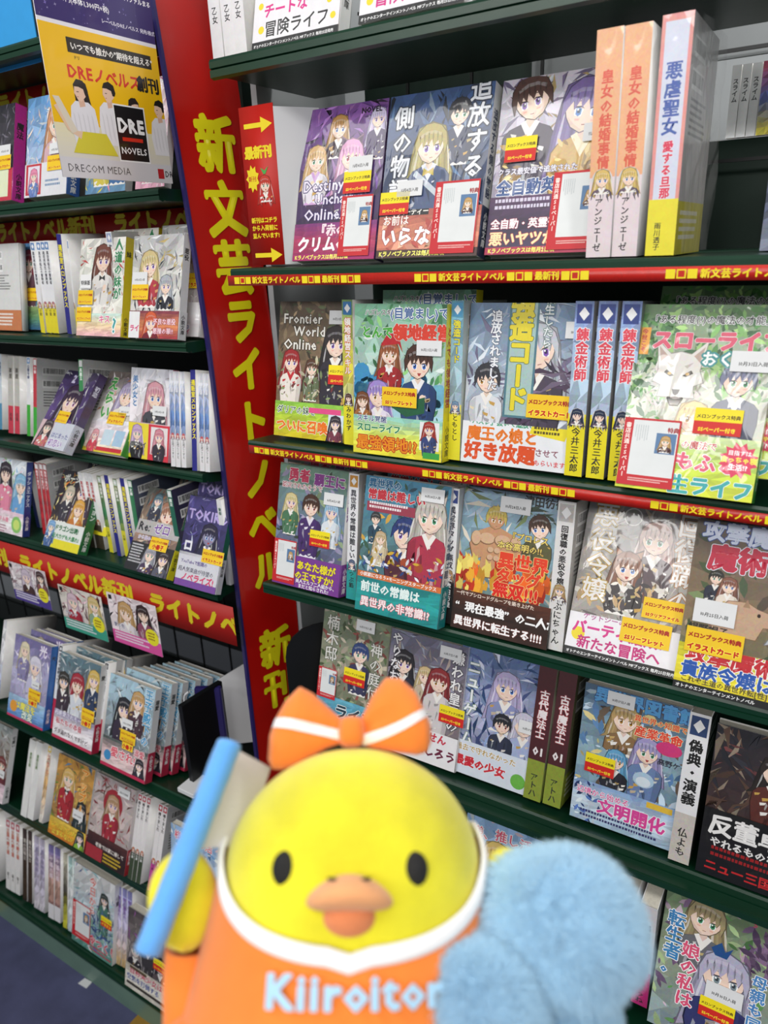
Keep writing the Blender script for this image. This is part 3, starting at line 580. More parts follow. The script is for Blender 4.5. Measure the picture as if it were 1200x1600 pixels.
C['redo'] = ([('g', '4C4450', '8C8084', '6C6C84'), ('s', ['B8A8A0', '3C3440', 'A0A8B8'], 60, .1, dict(kind='shard')), ('f', .2, 1.08, .22, '2A262C', '2C2C3C', dict(long=.1)), ('f', .5, 1.0, .16, 'D0B888', 'C8B8A0', {}), ('f', .68, .98, .22, '8C2C30', 'D8D0D0', dict(long=.6, body=3)), ('t', 'やりなおし', .02, 1.44, .15, 'F0EEF0', dict(v=True, out='3A3440', bold=.02)), ('t', '嫌われ皇子の', .82, 1.4, .155, 'F4F2F2', dict(v=True, out='3A3440', bold=.02))],
  (.05, [('r', 0, 0, 1, .5, 'F2F0F2'), ('t', 'もう従いません', .02, .28, .12, 'D02C48', dict(bold=.04)), ('t', '謝罪しろう!', .3, .1, .14, '6C1C3C', dict(bold=.04))], 'F2F0F2', 'E8E8E8'), dict(cols='ECEAEA', title='やりなおし皇子', tcol='4A3440'))
C['newgame'] = ([('g', '5C6CA0', 'B4B8D4', '4C6A9C'), ('s', ['D8DCF0', '4C5C94', '8CA0CC', '24406C'], 70, .1, dict(kind='shard')), ('f', .6, 1.16, .26, 'C0B4DC', '8C94C0', dict(long=.8, body=2)), ('f', .86, .78, .22, 'C8C4D8', 'A8B4D8', dict(long=.8)), ('f', .6, .72, .18, '24262E', '30364C', dict(long=0, body=2.6)), ('t', 'ニューゲーム', .1, 1.4, .17, 'F4F6FA', dict(v=True, out='6C8C3C', bold=.03, ob=.06))],
  (.05, [('r', 0, 0, 1, .5, 'DCE4F0'), ('t', '過去で守れなかった', .06, .3, .085, 'B89440', dict(out='FFFFFF')), ('t', '最愛の少女', .06, .12, .13, 'D02838', dict(out='FFFFFF', bold=.05)), ('e', .87, .13, .09, .09, '6CB848')], 'DCE4F0', 'ECECEC'), dict(cols='2C3C54', title='ニューゲーム', tcol='E0C860'))
C['library'] = ([('g', '6E94B4', '8CA8B4', '506C88'), ('s', ['D0C088', '5C84B0', 'C4D8E8', '6C5C4C'], 80, .09), ('f', .42, 1.16, .22, 'B89C68', '8C6C48', dict(long=.1, body=1.6)), ('f', .66, .9, .2, 'A49CC8', '6C84B0', dict(long=.7, open_=1)), ('f', .38, .72, .16, '68A8D0', '2C2C34', dict(long=.5, body=2)), ('e', .66, .62, .1, .08, 'B0CCE0'), ('e', .66, .6, .07, .05, 'DCE8F0'),
  ('t', '異世界図書館', .1, 1.3, .16, '5CA4DC', dict(out='24386C', bold=.04)), ('t', '異世界の知識で', .5, 1.2, .07, 'E8402C', dict(out='F8E8A0')), ('t', '産業革命', .52, 1.06, .11, 'E04830', dict(out='FFF0C8', bold=.04)), ('e', .85, 1.0, .12, .07, 'D03878'), ('t', '高野ケイ', .76, .83, .07, '2A2A3A', {})],
  (.056, [('g', 'A8C4DC', 'D0E0EC', '88A8D4'), ('s', ['5C7CC0', '2C3C6C', 'E0ECF8'], 16, .05, dict(x1=.3)), ('t', '辺境から始める', .04, .3, .075, 'E058A0', dict(out='FFFFFF')), ('t', '文明開化', .26, .15, .165, 'E0489C', dict(out='FFFFFF', bold=.04)), ('b', .1, .1, .8, 2, .025, '3A3A6A', 2), ('r', .72, .36, .96, .42, 'E8C040')], 'A8C4DC', 'ECECEC'), dict(cols='ECECEC', title='異世界図書館', tcol='24386C'))
C['anti'] = ([('g', '1C1A1C', '3C2C2C', '24242C'), ('s', ['5C4438', '2C2C34', '6C3C3C', '8C7C6C'], 70, .12, dict(kind='shard')), ('f', .5, 1.1, .2, '2C2420', '5C2C24', dict(long=.2)), ('f', .8, .9, .2, '3C3430', '4C3C2C', dict(long=0))],
  (.085, [('g', '121213', '1A1819', '151515'), ('t', '反董卓', .05, .42, .2, 'F4F2F0', dict(bold=.04)), ('t', 'やれるものならやってみろ', .08, .3, .09, 'F0EEEC', dict(bold=.03)), ('b', .1, .26, .7, 2, .03, 'A02020', 2), ('t', 'ニュー三国志、大', .06, .06, .11, 'C82828', dict(bold=.03))], '151515', '151515'), dict(cols='ECECEC', title='偽典・演義', tcol='1C1C1C'))
C['fans'] = ([('g', 'A8C8E4', 'C4D8EC', '8CB0D8'), ('s', ['E8F0F8', '6C9CCC', 'F0D8E0'], 40, .08), ('f', .45, 1.02, .3, 'E0C070', 'D8DCE8', dict(long=.7)), ('t', '推し活', .4, 1.28, .16, 'E05C74', dict(out='FFFFFF')), ('t', '様、', .08, 1.24, .16, 'E05C74', dict(out='FFFFFF'))], None, dict(cols='ECECEC', title='推し活', tcol='E05C74'))
C['reborn'] = ([('g', '8CA0A8', '98A48C', '6C8460'), ('s', ['5C8C50', 'A8C08C', 'D0B8C8', '7C6484'], 80, .08), ('f', .36, 1.2, .26, 'A89870', '6C6C70', dict(long=.1, tilt=-8, body=2)), ('s', ['6C5470', '8C7090', '54405C'], 24, .09, dict(x0=.7, y0=.85, y1=1.3)), ('f', .58, .72, .34, 'B8B4CC', '34386C', dict(long=1, eye='7C8C98', trim='E8E8F4', body=2.4)), ('p', [(.44, .98), (.52, 1.06), (.56, .98), (.62, 1.04), (.58, .92), (.48, .92)], '24508C'),
  ('t', '転生者。', .04, 1.2, .16, '3C84BC', dict(v=True, out='FFFFFF', bold=.03)), ('t', '娘の私は', .2, .95, .16, 'E05478', dict(v=True, out='FFFFFF', bold=.03)), ('t', '母親も同', .8, .9, .13, '4C88C4', dict(v=True, out='FFFFFF', bold=.03)), ('t', '5', .74, 1.32, .08, 'D04C6C', {})], None, dict(cols='E4E2E0', title='娘の私は', tcol='3C3C3C'))
C['cheat'] = ([('g', 'C8B4A8', '8C7C84', 'B8A8B0'), ('f', .5, 1.1, .26, 'B88C6C', '5C6C8C', {}), ('f', .25, .8, .2, '8C5C44', 'D8C0A8', {})],
  (.074, [('r', 0, 0, 1, .7, 'F0EEF2'), ('t', '嬢', .1, .53, .15, 'E87830', dict(bold=.05, out='FFFFFF')), ('t', '乙女ゲームのシナリオから', .08, .45, .055, 'C83C84', {}), ('t', 'チートな', .12, .28, .13, 'E0308C', dict(bold=.03)), ('t', '冒険ライフ', .14, .11, .15, '2A2A2A', dict(bold=.015)), ('e', .1, .17, .035, .035, 'F2DC28'), ('e', .08, .38, .03, .03, 'F2DC28'), ('e', .88, .3, .03, .03, 'F2DC28'), ('e', .93, .16, .03, .03, 'F2DC28'), ('r', 0, 0, 1, .07, '1E1E20'), ('t', 'オトナのエンターテインメントノベル MFブックス 毎月25日発売', .02, .02, .032, W_, {})], 'F0EEF2', 'ECECEC'), dict(cols='E9E7E4', title='MFブックス', tcol='3A3232'))
C['cheat2'] = (C['cheat'][0], (.05, [('r', 0, 0, 1, .7, 'F0EEF2'), ('t', '新たな', .1, .3, .13, 'E0308C', dict(bold=.04)), ('t', '冒険ライフ', .14, .12, .15, 'D82C88', dict(bold=.02)), ('e', .1, .17, .035, .035, 'F2DC28'), ('r', 0, 0, 1, .07, '1E1E20'), ('t', 'オトナのエンターテインメントノベル MFブックス 毎月25日発売', .02, .02, .032, W_, {})], 'F0EEF2', 'ECECEC'), C['cheat'][2])

def simple(bg, figs, title, tcol, tout=None, tv=True, tx=.04, ts=.17, sc=None, obi=None, ob=None, sp='F0F0F0', spt=None, spc='333333', ty=None, kind='shard'):
    ops = [('g',)+tuple(bg), ('s', sc or [mixc(bg[0], W_, .4), mixc(bg[1], '000000', .4), mixc(bg[2], W_, .6)], 50, .08, dict(kind=kind))]
    for f in figs: ops.append(('f',)+tuple(f))
    if title: ops.append(('t', title, tx, ty or (1.4 if tv else 1.24), ts, tcol, dict(v=tv, out=tout, bold=.04)))
    return (ops, obi, dict(cols=sp, title=spt or title or '小説', tcol=spc))
C['sister'] = simple(('EDE6DC', 'E4E6DC', 'E8E4DC'), [(.52, 1.1, .3, '7A4638', 'E4E0DC', dict(long=1, arm=1, body=2.2, acc='3A3A3A'))], '人道の妹が', '3A8A58', 'FFFFFF', tx=.78, ts=.17, sc=['F4F0E8', 'D8E4D4', 'C84848'],
  obi=(.035, [('g', 'F0B8C0', 'F4D8A8', 'C8E8E0'), ('t', 'キス', .5, .2, .13, 'E45C8C', dict(out='FFFFFF')), ('t', '?', .8, .06, .3, '38A0A0', dict(out='FFFFFF'))], 'F0C8B8', 'E8D22C'), spt='妹', sp='E8D22C')
C['blonde'] = simple(('C8C4C0', 'D8D6D0', 'B8B8B8'), [(.35, 1.0, .28, 'D8C48C', 'B83C48', dict(long=.6, tilt=10, body=2)), (.7, .72, .2, 'B0B4BC', '2C2C38', dict(body=1.6))], None, 'C83848', sc=['34343C', '8C8C94', 'E8E8E8', 'C8B070'],
  obi=(.04, [('g', 'A83040', 'D88858', '7C2C48'), ('f', .45, .22, .2, 'D8603C', '7C2030', dict(long=.5)), ('r', 0, 0, .22, .37, 'EDEDED'), ('t', 'ライ', .02, .1, .1, 'D83C78', dict(bold=.04)), ('t', '不良な悪役', .5, .2, .09, 'FFE0E8', dict(out='A02050')), ('t', '悪辣の華!!', .5, .07, .09, 'FFE0E8', dict(out='A02050'))], 'A83040', 'E4E4E4'), sp='E8E8E8', spt='悪役')
C['collar'] = simple(('D8D4D0', 'B8B0B0', 'C8C4C0'), [(.4, 1.0, .26, '5C5058', '8C3C48', {})], None, 'C83848', obi=(.05, [('r', 0, 0, 1, .5, 'E8E6E8'), ('t', 'ライ', .1, .12, .2, 'D83C78', dict(bold=.04)), ('t', 'コ', .3, .32, .15, '3C6CC0', dict(bold=.04))], 'E8E6E8', 'E4E4E4'), spt='首')
C['violet'] = simple(('3C2C54', '5C4480', '2C2440'), [(.55, .85, .42, '3A2440', '6C4C94', dict(long=1, eye='A04C8C', arm=1)), ], '2', 'C8C0E0', None, tv=False, tx=.3, ty=1.2, ts=.2,
  obi=(.05, [('r', 0, 0, .5, .5, 'D8BCC0'), ('f', .25, .34, .22, '44343C', 'C86C70', {}), ('r', .42, 0, 1, .5, 'D0D4E0'), ('t', 'はじまった', .46, .2, .1, '5C5C9C', {}), ('t', '初恋い', .46, .05, .14, '8C54B0', dict(out='FFFFFF'))], 'CFD2DE', 'C8CCD8'), spt='初恋', sp='44345C', spc='E0E0F0')
C['great'] = simple(('BCC4D8', 'E0DCDC', '5C4C44'), [(.65, 1.05, .34, 'B4A8C8', 'E8E0D0', dict(long=1, body=2, acc='C89C3C'))], 'えらい!', '3CA04C', 'F8F0D8', tx=.1, ts=.26, sc=['E8E0E8', 'A89CC0', 'F0D8E0', 'D8784C'],
  obi=(.06, [('g', 'F0E8C0', 'F0DCE0', 'E8E8F0'), ('r', 0, .0, 1, .07, 'D8C830'), ('r', .4, .14, .66, .42, 'C8DCE8'), ('r', .7, .14, .94, .42, 'A8C8E0'), ('r', .3, .03, .98, .1, 'C82C38'), ('f', .2, .3, .14, 'E4A0A8', 'D84C5C', {})], 'F0E4D0', '4CA03C'), spt='えらい', sp='3C8C44', spc='F0F0D0')
C['pink'] = simple(('E8E0E4', 'F0E8EC', 'DCDCE4'), [(.6, 1.05, .34, 'D89CA8', '4C4C54', dict(long=1, body=2.6, acc='2C2C2C'))], '美少女と', '3C78B4', 'FFFFFF', tx=.05, ts=.13, obi=(.06, [('r', 0, 0, .5, .6, 'F0DC3C'), ('f', .22, .42, .2, 'C8A8D0', '2C2430', dict(long=1)), ('t', 'カワイイ', .06, .2, .1, '2A2A2A', dict(bold=.05, out='FFFFFF')), ('r', .5, 0, 1, .6, 'D83848'), ('r', .56, .1, .96, .56, 'EDE4E4'), ('f', .76, .4, .18, 'D88898', '3C3440', dict(long=.8))], 'E8C8D0', 'E8A0B4'), spt='美少女', sp='E8A8BC')
C['idol'] = simple(('C8B4C4', 'E0E4F0', 'DCE4EC'), [(.36, 1.12, .3, '2E2430', 'E88CA8', dict(long=1, body=3.4, acc='E04C6C')), (.85, .95, .3, '8CC0E0', '6CA4D8', dict(long=.8, body=3))], None, 'FFFFFF', sc=['F0F4F8', '7CB0DC', 'F0A8C0', '8CD06C'],
  obi=(.045, [('g', 'F0E0E8', 'F8F0F0', 'E8C8D8'), ('t', 'アイドル達', .04, .22, .1, 'E04C7C', dict(bold=.03)), ('b', .05, .12, .5, 3, .03, 'A06078', 1.8), ('e', .8, .2, .16, .16, '8CC86C'), ('e', .8, .2, .1, .1, 'D0E878')], 'F0E4EA', '2C3C84'), spt='ダッシュエックス', sp='34448C', spc='F0F0F8')
C['dragon'] = simple(('6C5C4C', '2C2430', '24202C'), [(.35, 1.0, .2, 'C8BCA8', '3C3844', dict(long=.2)), (.7, 1.05, .3, '4C3C3C', '54445C', {}), (.7, .75, .24, 'E0A84C', 'C87838', dict(long=.6))], 'ポーション', 'E8E8E0', None, tv=False, tx=.1, ty=1.22, ts=.15, sc=['F0C850', 'E88830', 'B84828', 'F8E8A0'],
  obi=(.05, [('r', 0, 0, 1, .5, 'E4E8E4'), ('r', .0, 0, 1, .16, 'E8DC2C'), ('f', .12, .35, .16, '7CACD8', '4C6CA0', {}), ('t', 'ドラゴン出現!', .22, .33, .105, '1E6C3C', dict(bold=.05)), ('t', '巨大カゲも大暴れ!', .2, .19, .09, '2C8C4C', dict(bold=.04))], 'DCE4DC', '24703C'), spt='ポーション', sp='24703C', spc='E8F0E8')
C['zero'] = simple(('7C7478', '9C7C68', '5C6460'), [(.6, 1.0, .3, 'A87860', '6C3C54', dict(long=.2, tilt=14, body=2, open_=1)), (.3, 1.2, .16, '5C7C8C', '3C3C4C', {})], None, W_, sc=['C88C50', '3C5458', 'D8C8B0', '8C4C38'],
  obi=(.05, [('r', 0, 0, 1, .5, '28282C'), ('f', .5, .3, .2, '9C9CA8', '4C3C58', dict(long=.5)), ('f', .82, .28, .2, '3C3034', '5C5C6C', {}), ('b', .04, .42, .32, 7, .025, 'D0D0D4', 1.9)], '2C2C30', 'E4DC28'), spt='短編集', sp='2C6C50', spc='F0F0F0')
C['zero'][0].extend([('r', 0, .62, 1, .86, 'B8B4B4'), ('t', 'Re:', .04, .68, .2, '2A2A30', dict(bold=.03)), ('t', 'ゼロ', .4, .68, .19, '7C4CA0', dict(out='FFFFFF', bold=.03)), ('t', 'から始める異世界生活', .1, .54, .075, '9C88B8', dict(out='FFFFFF'))])
C['loki'] = simple(('24203C', '34305C', '4C4484'), [(.62, .95, .3, '2C2844', '2C2C48', dict(long=.2, body=3, skin='8C88A8', open_=1))], 'TOKIRO', 'B8A8E0', '3C3468', tv=False, tx=.05, ty=1.22, ts=.24, sc=['5C5498', '1C1834', '8C84C0', 'D0D8F0'],
  obi=(.056, [('r', 0, 0, 1, .56, 'D8D8E0'), ('r', 0, 0, 1, .12, '7C4CA0'), ('t', 'YouTubeで話題の', .08, .42, .08, '5C4C8C', dict(bold=.03)), ('t', '超人気楽曲が待望の', .04, .27, .095, '2C2C48', dict(bold=.01)), ('t', 'ノベライズ!', .14, .12, .15, 'D83C6C', dict(bold=.04))], 'D8D8E0', 'D8D8E0'), spt='ロキ', sp='2C6C58', spc='F0F0F0')
C['loki'][0].append(('t', 'ロキ', .06, .85, .22, 'ECECF4', dict(v=True, bold=.05)))
C['scarf'] = simple(('2C2830', '3C3840', '24242C'), [(.4, .9, .34, '2C2428', '44404C', dict(long=1))], None, W_, sc=['4C4854', '6C6874'], obi=(.05, [('r', 0, 0, 1, .5, 'E6ECC8'), ('r', 0, 0, 1, .06, 'C83048'), ('r', .9, 0, 1, .5, 'C83048'), ('b', .1, .35, .6, 4, .03, '9CA87C', 2)], 'D8DCC0', 'C8389C'), spt='魔法', sp='C8389C')
C['sea'] = simple(('C4D4E4', '9CB8DC', '5C94C8'), [(.7, 1.0, .34, 'D89C70', 'D8B0B8', dict(long=.8))], None, W_, sc=['E8F0F8', '6CA4D8', 'F0D8C8'], obi=(.05, [('r', 0, 0, 1, .5, 'E4E4E8'), ('r', .03, .03, .4, .47, 'C8303C'), ('r', .08, .06, .36, .44, 'E8E0EC'), ('f', .22, .3, .14, 'E888A8', '6C84C0', {}), ('b', .5, .2, .4, 2, .03, '6C8CB0', 2)], 'E4E4E8', '2C5CA8'), spt='海', sp='2C5CA8', spc='F0F0F0')
C['yell'] = simple(('4C8CC0', 'D8C84C', 'E0E0D0'), [(.4, .9, .3, '8C8478', 'D8C84C', {}), (.8, .9, .3, 'D8A848', '3C6CA0', {})], None, W_, sc=['E8D43C', '3C84C4', 'F08CA0'], obi=None, spt='勇', sp='E8E8E8')
C['rosy'] = simple(('E8A8C0', 'F0D0D8', 'F0E4E4'), [(.4, .9, .3, 'C89078', 'E88CA8', {})], None, W_, sc=['F0C8D8', 'E878A0', 'F8F0F0'], obi=None, spt='恋', sp='F0F0F0')
C['redhair'] = simple(('4C6C54', '54809C', '5C98D0'), [(.6, 1.1, .28, '8C2C38', '6C4C58', dict(long=1))], None, W_, obi=(.04, [('g', '34648C', '5C8C64', '8CA468'), ('t', '異世界', .1, .1, .16, W_, dict(bold=.04))], '4C7C8C', '4C7C8C'), spt='剣', sp='E8E8E8')
C['silver'] = simple(('8C84A8', 'B8B4D4', '6C6498'), [(.62, .98, .26, 'E0DCEC', 'C8C4E0', dict(long=1.2)), (.3, 1.2, .2, 'E4D8B8', '8C84B0', dict(long=1))], '光', 'F4F0FC', '8C5CB0', tx=.7, ts=.2, sc=['C8B8E8', '8C7CB8', 'F0E8F8', '6C5C98'],
  obi=(.05, [('g', '4C7CC0', '7CA8D8', 'A8C8E0'), ('t', 'は魔法を', .2, .2, .14, 'F0E85C', dict(out='2C5CA0', bold=.04)), ('t', '改変', .4, .06, .15, 'F8F8F0', dict(out='2C8C4C')), ('e', .16, .2, .1, .1, 'E8A030'), ('r', 0, 0, 1, .04, 'C83060')], '4C7CC0', '2C6CB8'), spt='光', sp='2C6CB8')
C['redrose'] = simple(('4C5C54', '6C6468', '5C7C88'), [(.48, .98, .26, 'A82838', 'D8DCE4', dict(long=.8, open_=1)), (.14, .95, .22, '34302C', '3C2C3C', dict(long=.6)), (.86, 1.16, .22, 'D8B860', '2C3C5C', {})], None, W_,
  obi=(.06, [('g', 'E8E4E8', 'F0E8EC', '8C84A0'), ('t', '私たちの本音', .06, .26, .11, 'C03050', dict(out='FFFFFF', bold=.03)), ('t', 'ダダ漏れなんですけど', .04, .1, .085, '4C3C44', dict(bold=.02)), ('r', 0, 0, 1, .05, 'C02C50'), ('t', '超絶愛されモード', .02, .4, .095, 'F0F0F8', dict(out='6C4C9C'))], 'E8E4E8', 'B82848'), spt='愛', sp='ECECEC')
C['loved'] = simple(('5C6C6C', '8C98A0', 'A8C8D8'), [(.38, .95, .25, '24242C', '34283C', dict(long=1.1, body=2.6)), (.66, 1.14, .22, 'C8A068', '4C3440', dict(body=2.4))], '王子殿下の', '4C9CC8', 'FFFFFF', tx=.8, ts=.17,
  obi=(.058, [('g', 'E4D0D0', 'D8B8B8', '2C4C48'), ('t', '愛され!', .2, .2, .17, 'E05C6C', dict(out='FFFFFF', bold=.03)), ('e', .14, .18, .08, .08, '3C8CC0'), ('f', .85, .22, .14, '2C2430', '34303C', {}), ('r', 0, 0, 1, .05, 'C02C50'), ('t', '溺愛', .7, .35, .12, 'C8304C', dict(out='FFFFFF'))], 'E4D0D0', 'B82848'), spt='溺愛', sp='ECECEC', spc='2C2C2C')
C['cute'] = simple(('6C5444', '8C7464', '9CA8A8'), [(.4, 1.0, .3, '9C98A8', '4C3438', dict(long=.6, body=2.6)), (.8, .7, .22, '7C3430', '6C2C34', {})], None, W_, obi=(.045, [('g', 'F0E4E8', 'E8D0D8', 'C8A8B8'), ('t', '可愛いが', .04, .16, .13, 'C83868', dict(bold=.03)), ('e', .4, .1, .1, .1, 'E8504C')], 'F0E4E8', 'E8E8E8'), spt='可愛い')
C['level'] = simple(('8C6C38', 'B88C50', 'C8923C'), [(.34, 1.08, .26, 'E0B868', 'B02C34', dict(long=.8, body=2.8, acc='2C2C2C')), (.78, .66, .2, '2C2C2C', '2C3C3C', {})], 'アップ!', 'E88C20', 'FFF0B0', tx=.66, ts=.2, sc=['E8C860', '6C8C3C', '4C7C9C', '7C3C20'],
  obi=(.04, [('g', 'D87828', 'E8B030', 'E8C850'), ('t', 'レベルアップが', .05, .16, .11, 'F8E848', dict(out='A02818', bold=.03)), ('t', '止まらない!', .1, .04, .11, 'F8E848', dict(out='A02818', bold=.03)), ('f', .86, .2, .16, '2C3430', '8CB83C', {})], 'D88830', '8C2020'), spt='レベル', sp='E8E8E8')
C['hood'] = simple(('A89C9C', 'C8B8B4', 'B8ACAC'), [(.5, 1.02, .24, 'B89470', 'A8303C', dict(long=.5, body=2.8, skin='E8C8B8'))], None, W_, sc=['A83038', '6C4C40', 'D8CCC4', '8C2430'],
  obi=(.055, [('g', '34201C', '2C1C1C', '54302C'), ('r', 0, 0, .42, .22, 'A83038'), ('t', '老後では家に帰して', .22, .24, .08, 'F0E8E0', {}), ('b', .45, .16, .5, 3, .03, 'D8B830', 2)], '34201C', 'A82830'), spt='赤', sp='D8D0D0')
C['hood'][0].insert(2, ('e', .5, 1.04, .24, .26, 'A02C34'))
C['teal'] = simple(('4C8C7C', 'B8C8D0', 'E0E0E0'), [(.76, 1.02, .15, '2C3C34', '4C7C6C', dict(long=1, body=4.4))], None, W_, sc=['D8E4EC', '4C6CB0', '9CD0D8', 'F0F0F0'], kind='shard')
C['teal'][0].extend([('s', ['34508C', '6C94CC', '24346C', '9CC8B0'], 40, .09, dict(y0=.2, y1=.8, x0=.45, kind='shard')), ('t', '今日から', .4, 1.3, .16, 'D8503C', dict(v=True, out='FFFFFF')), ('t', '令つくり', .42, .16, .17, 'D03C50', dict(out='FFFFFF', bold=.04)), ('b', .45, .1, .5, 2, .03, 'C03048', 1.9)])
C['monochrome'] = simple(('5C5450', '8C8480', '4C4444'), [(.5, 1.02, .28, '4C4440', '3C3838', dict(long=.8, skin='D8CCC4')), (.2, .7, .2, '8C8484', '2C2828', dict(skin='D8CCC4')), (.8, .7, .22, '2C2828', '5C5050', dict(skin='D8CCC4'))], None, W_, sc=['2C2828', 'B8B0A8', '8C847C', '9C5CA0'],
  obi=(.06, [('g', 'D8D4C8', 'E8E4D8', 'C8C0B0'), ('t', '自称美少女は', .1, .3, .13, 'C02C48', dict(out='FFFFFF', bold=.03)), ('t', '空気を打倒する', .04, .17, .11, '34448C', dict(out='FFFFFF', bold=.03)), ('r', .04, .07, .96, .12, '3C342C'), ('r', .1, .37, .5, .42, '5C4C2C')], 'D8D4C8', 'E0E0E0'), spt='打倒')

_cache = {}
def design(key, w, h, t):
    front, ob, sp = C[key]
    f = paint(front, h/w, hash_(key))
    s = spine_art(h, t, **sp)
    obi = None
    if ob:
        hh, ops, col, scol = ob
        fa = paint(ops, hh/w, 3)
        sa = Art(hh/t, 4); sa.rect(0, 0, 1, hh/t, scol); sa.text('小説文庫'[:4], .25, hh/t-.3, min(.5, hh/t/5), '303030' if sum(hx(scol)) > .8 else 'F4F4F4', v=True, bold=.03)
        obi = (hh, fa, sa, col, scol)
    return f, s, obi
def hash_(k): return sum(ord(c)*(i+1) for i, c in enumerate(k))

# ---------------------------------------------------------------- structure
fl = obj('floor', boxes([(-4, 3, -3, 2.5, -.05, 0)]), M['floor']); fl['kind'] = 'structure'
for i, (x0, x1, y0, y1) in enumerate([(-2.05, -1.78, .28, .74), (-1.21, -.98, .40, .74)]):
    o = obj('floor_tile', boxes([(x0, x1, y0, y1, 0, .002)]), M['ochre'], fl)
# shelf rows: (top of board z, lip depth, lip height)   z relative to the camera
ZR = {'r0': .224, 'r1': -.019, 'r2': -.254, 'r3': -.479, 'r4': -.726, 'r5': -.985}
LR = {'r0': (.202, .77), 'r1': (-.0397, .77), 'r2': (-.271, .77), 'r3': (-.498, .77), 'r4': (-.769, .77), 'r5': (-1.02, .71)}
ZL = {'l0': .298, 'l1': .088, 'l2': -.119, 'l3': -.318, 'l4': -.517, 'l5': -.925, 'l6': -1.217, 'l7': -1.578}
LL = {'l0': (.279, .77), 'l1': (.071, .77), 'l2': (-.134, .77), 'l3': (-.333, .77), 'l4': (-.537, .77), 'l5': (-.951, .71), 'l6': (-1.25, .71), 'l7': (-1.595, .71)}
XL0, XL1, XR0, XR1 = -2.6, -.82, -.718, .62
SL = {'r2': 4, 'r3': 8, 'r4': 15, 'r5': 15, 'l3': 12, 'l5': 19, 'l6': 20, 'l7': 15}
YB = {'r0': .985}
def shelf_mesh(x0, x1, zt, zb, y0, y1, slant=0):
    d = (y1-y0)*math.tan(math.radians(slant))
    # profile: board with a folded down front lip that has a rolled rim
    p = [(y0, zt-.003), (y0+.002, zt), (y1, zt-d), (y1, zt-.016-d), (y0+.012, zt-.016), (y0+.010, zb+.002), (y0+.006, zb), (y0, zb+.002), (y0, zt-(zt-zb)*.55), (y0+.003, zt-(zt-zb)*.5), (y0, zt-(zt-zb)*.45)]
    return prism([(a, b+H) for a, b in p], x0, x1, 'x')
bcr = empty('bookcase', 'dark green steel bookcase right of the tall red sign, holding the larger paperbacks', 'bookcase', (0, 0, 0))
bcl = empty('bookcase', 'dark green steel bookcase left of the tall red sign, rising from the blue floor', 'bookcase', (0, 0, 0))
for k in ZR:
    zb, y0 = LR[k]; obj('shelf', shelf_mesh(XR0, XR1, ZR[k], zb, y0, YB.get(k, 1.12), SL.get(k, 0)), M['green'], bcr)
for k in ZL:
    zb, y0 = LL[k]
    obj('shelf', shelf_mesh(XL0, {'l0': -.86, 'l1': -.835}.get(k, XL1) if y0 > .75 else -.815, ZL[k], zb, y0, 1.12, SL.get(k, 0)), M['green'], bcl)
obj('side_panel', boxes([(-.766, -.756, .90, 1.12, .0, 2.4)]), M['pale'], bcr)
obj('side_panel', boxes([(XL1, XL1+.012, .93, 1.12, .0, 2.4)]), M['greend'], bcl)
obj('side_panel', boxes([(XR1, XR1+.02, .77, 1.12, 0, 2.4)]), M['greend'], bcr)
obj('back_panel', boxes([(XR0, -.20, 1.12, 1.13, 1.7-.02, 2.4), (XR0, XR1, 1.12, 1.13, .0, 1.7-.02), (-.20, XR1, 1.12, 1.13, 1.7-.02, 1.7+.112)]), M['greend'], bcr)
obj('back_panel', boxes([(XL0, XL1, 1.12, 1.13, .80, 2.4), (XL0, XL1, 1.12, 1.13, .0, .72)]), M['dark'], bcl)
obj('kick_plate', boxes([(XL0, -.82, .717, .729, .0, 1.7-1.632)]), M['kick'], bcl)
obj('kick_plate', boxes([(-.72, XR1, .717, .729, .0, 1.7-1.632)]), M['kick'], bcr)
# second fold of the deep lips
for a, b, z0, z1, y, par in ((XR0, XR1, -.751, -.739, .752, bcr), (XL0, -.815, -.946, -.934, .70, bcl), (XL0, -.815, -1.594, -1.586, .70, bcl)):
    obj('lower_rail', boxes([(a, b, y, y+.0185, H+z0, H+z1)], .0015), M['green'], par)
# grid behind the top right shelf with pale panels
gr = empty('wire_grid', 'black wire grid behind the peach spined books on the top right shelf', 'grid')
for i in range(12):
    x = -.62+i*.105; obj('wire', boxes([(x-.002, x+.002, 1.085, 1.089, H-.015, H+.5)]), M['black'], gr)
for z in (.085, .205, .33): obj('wire', boxes([(-.70, XR1-.02, 1.081, 1.085, H+z-.002, H+z+.002)]), M['black'], gr)
pb = obj('backing_board', boxes([(-.43, -.20, 1.10, 1.106, H-.01, H+.40), (-.1999, .3, 1.10, 1.106, H+.20, H+.40), (-.69, -.44, 1.10, 1.106, H+.02, H+.155)]), M['pale'], bcr)
w_ = obj('wall_back', boxes([(-4, 3, 1.9, 1.95, 0, 2.9)]), M['pale']); w_['kind'] = 'structure'

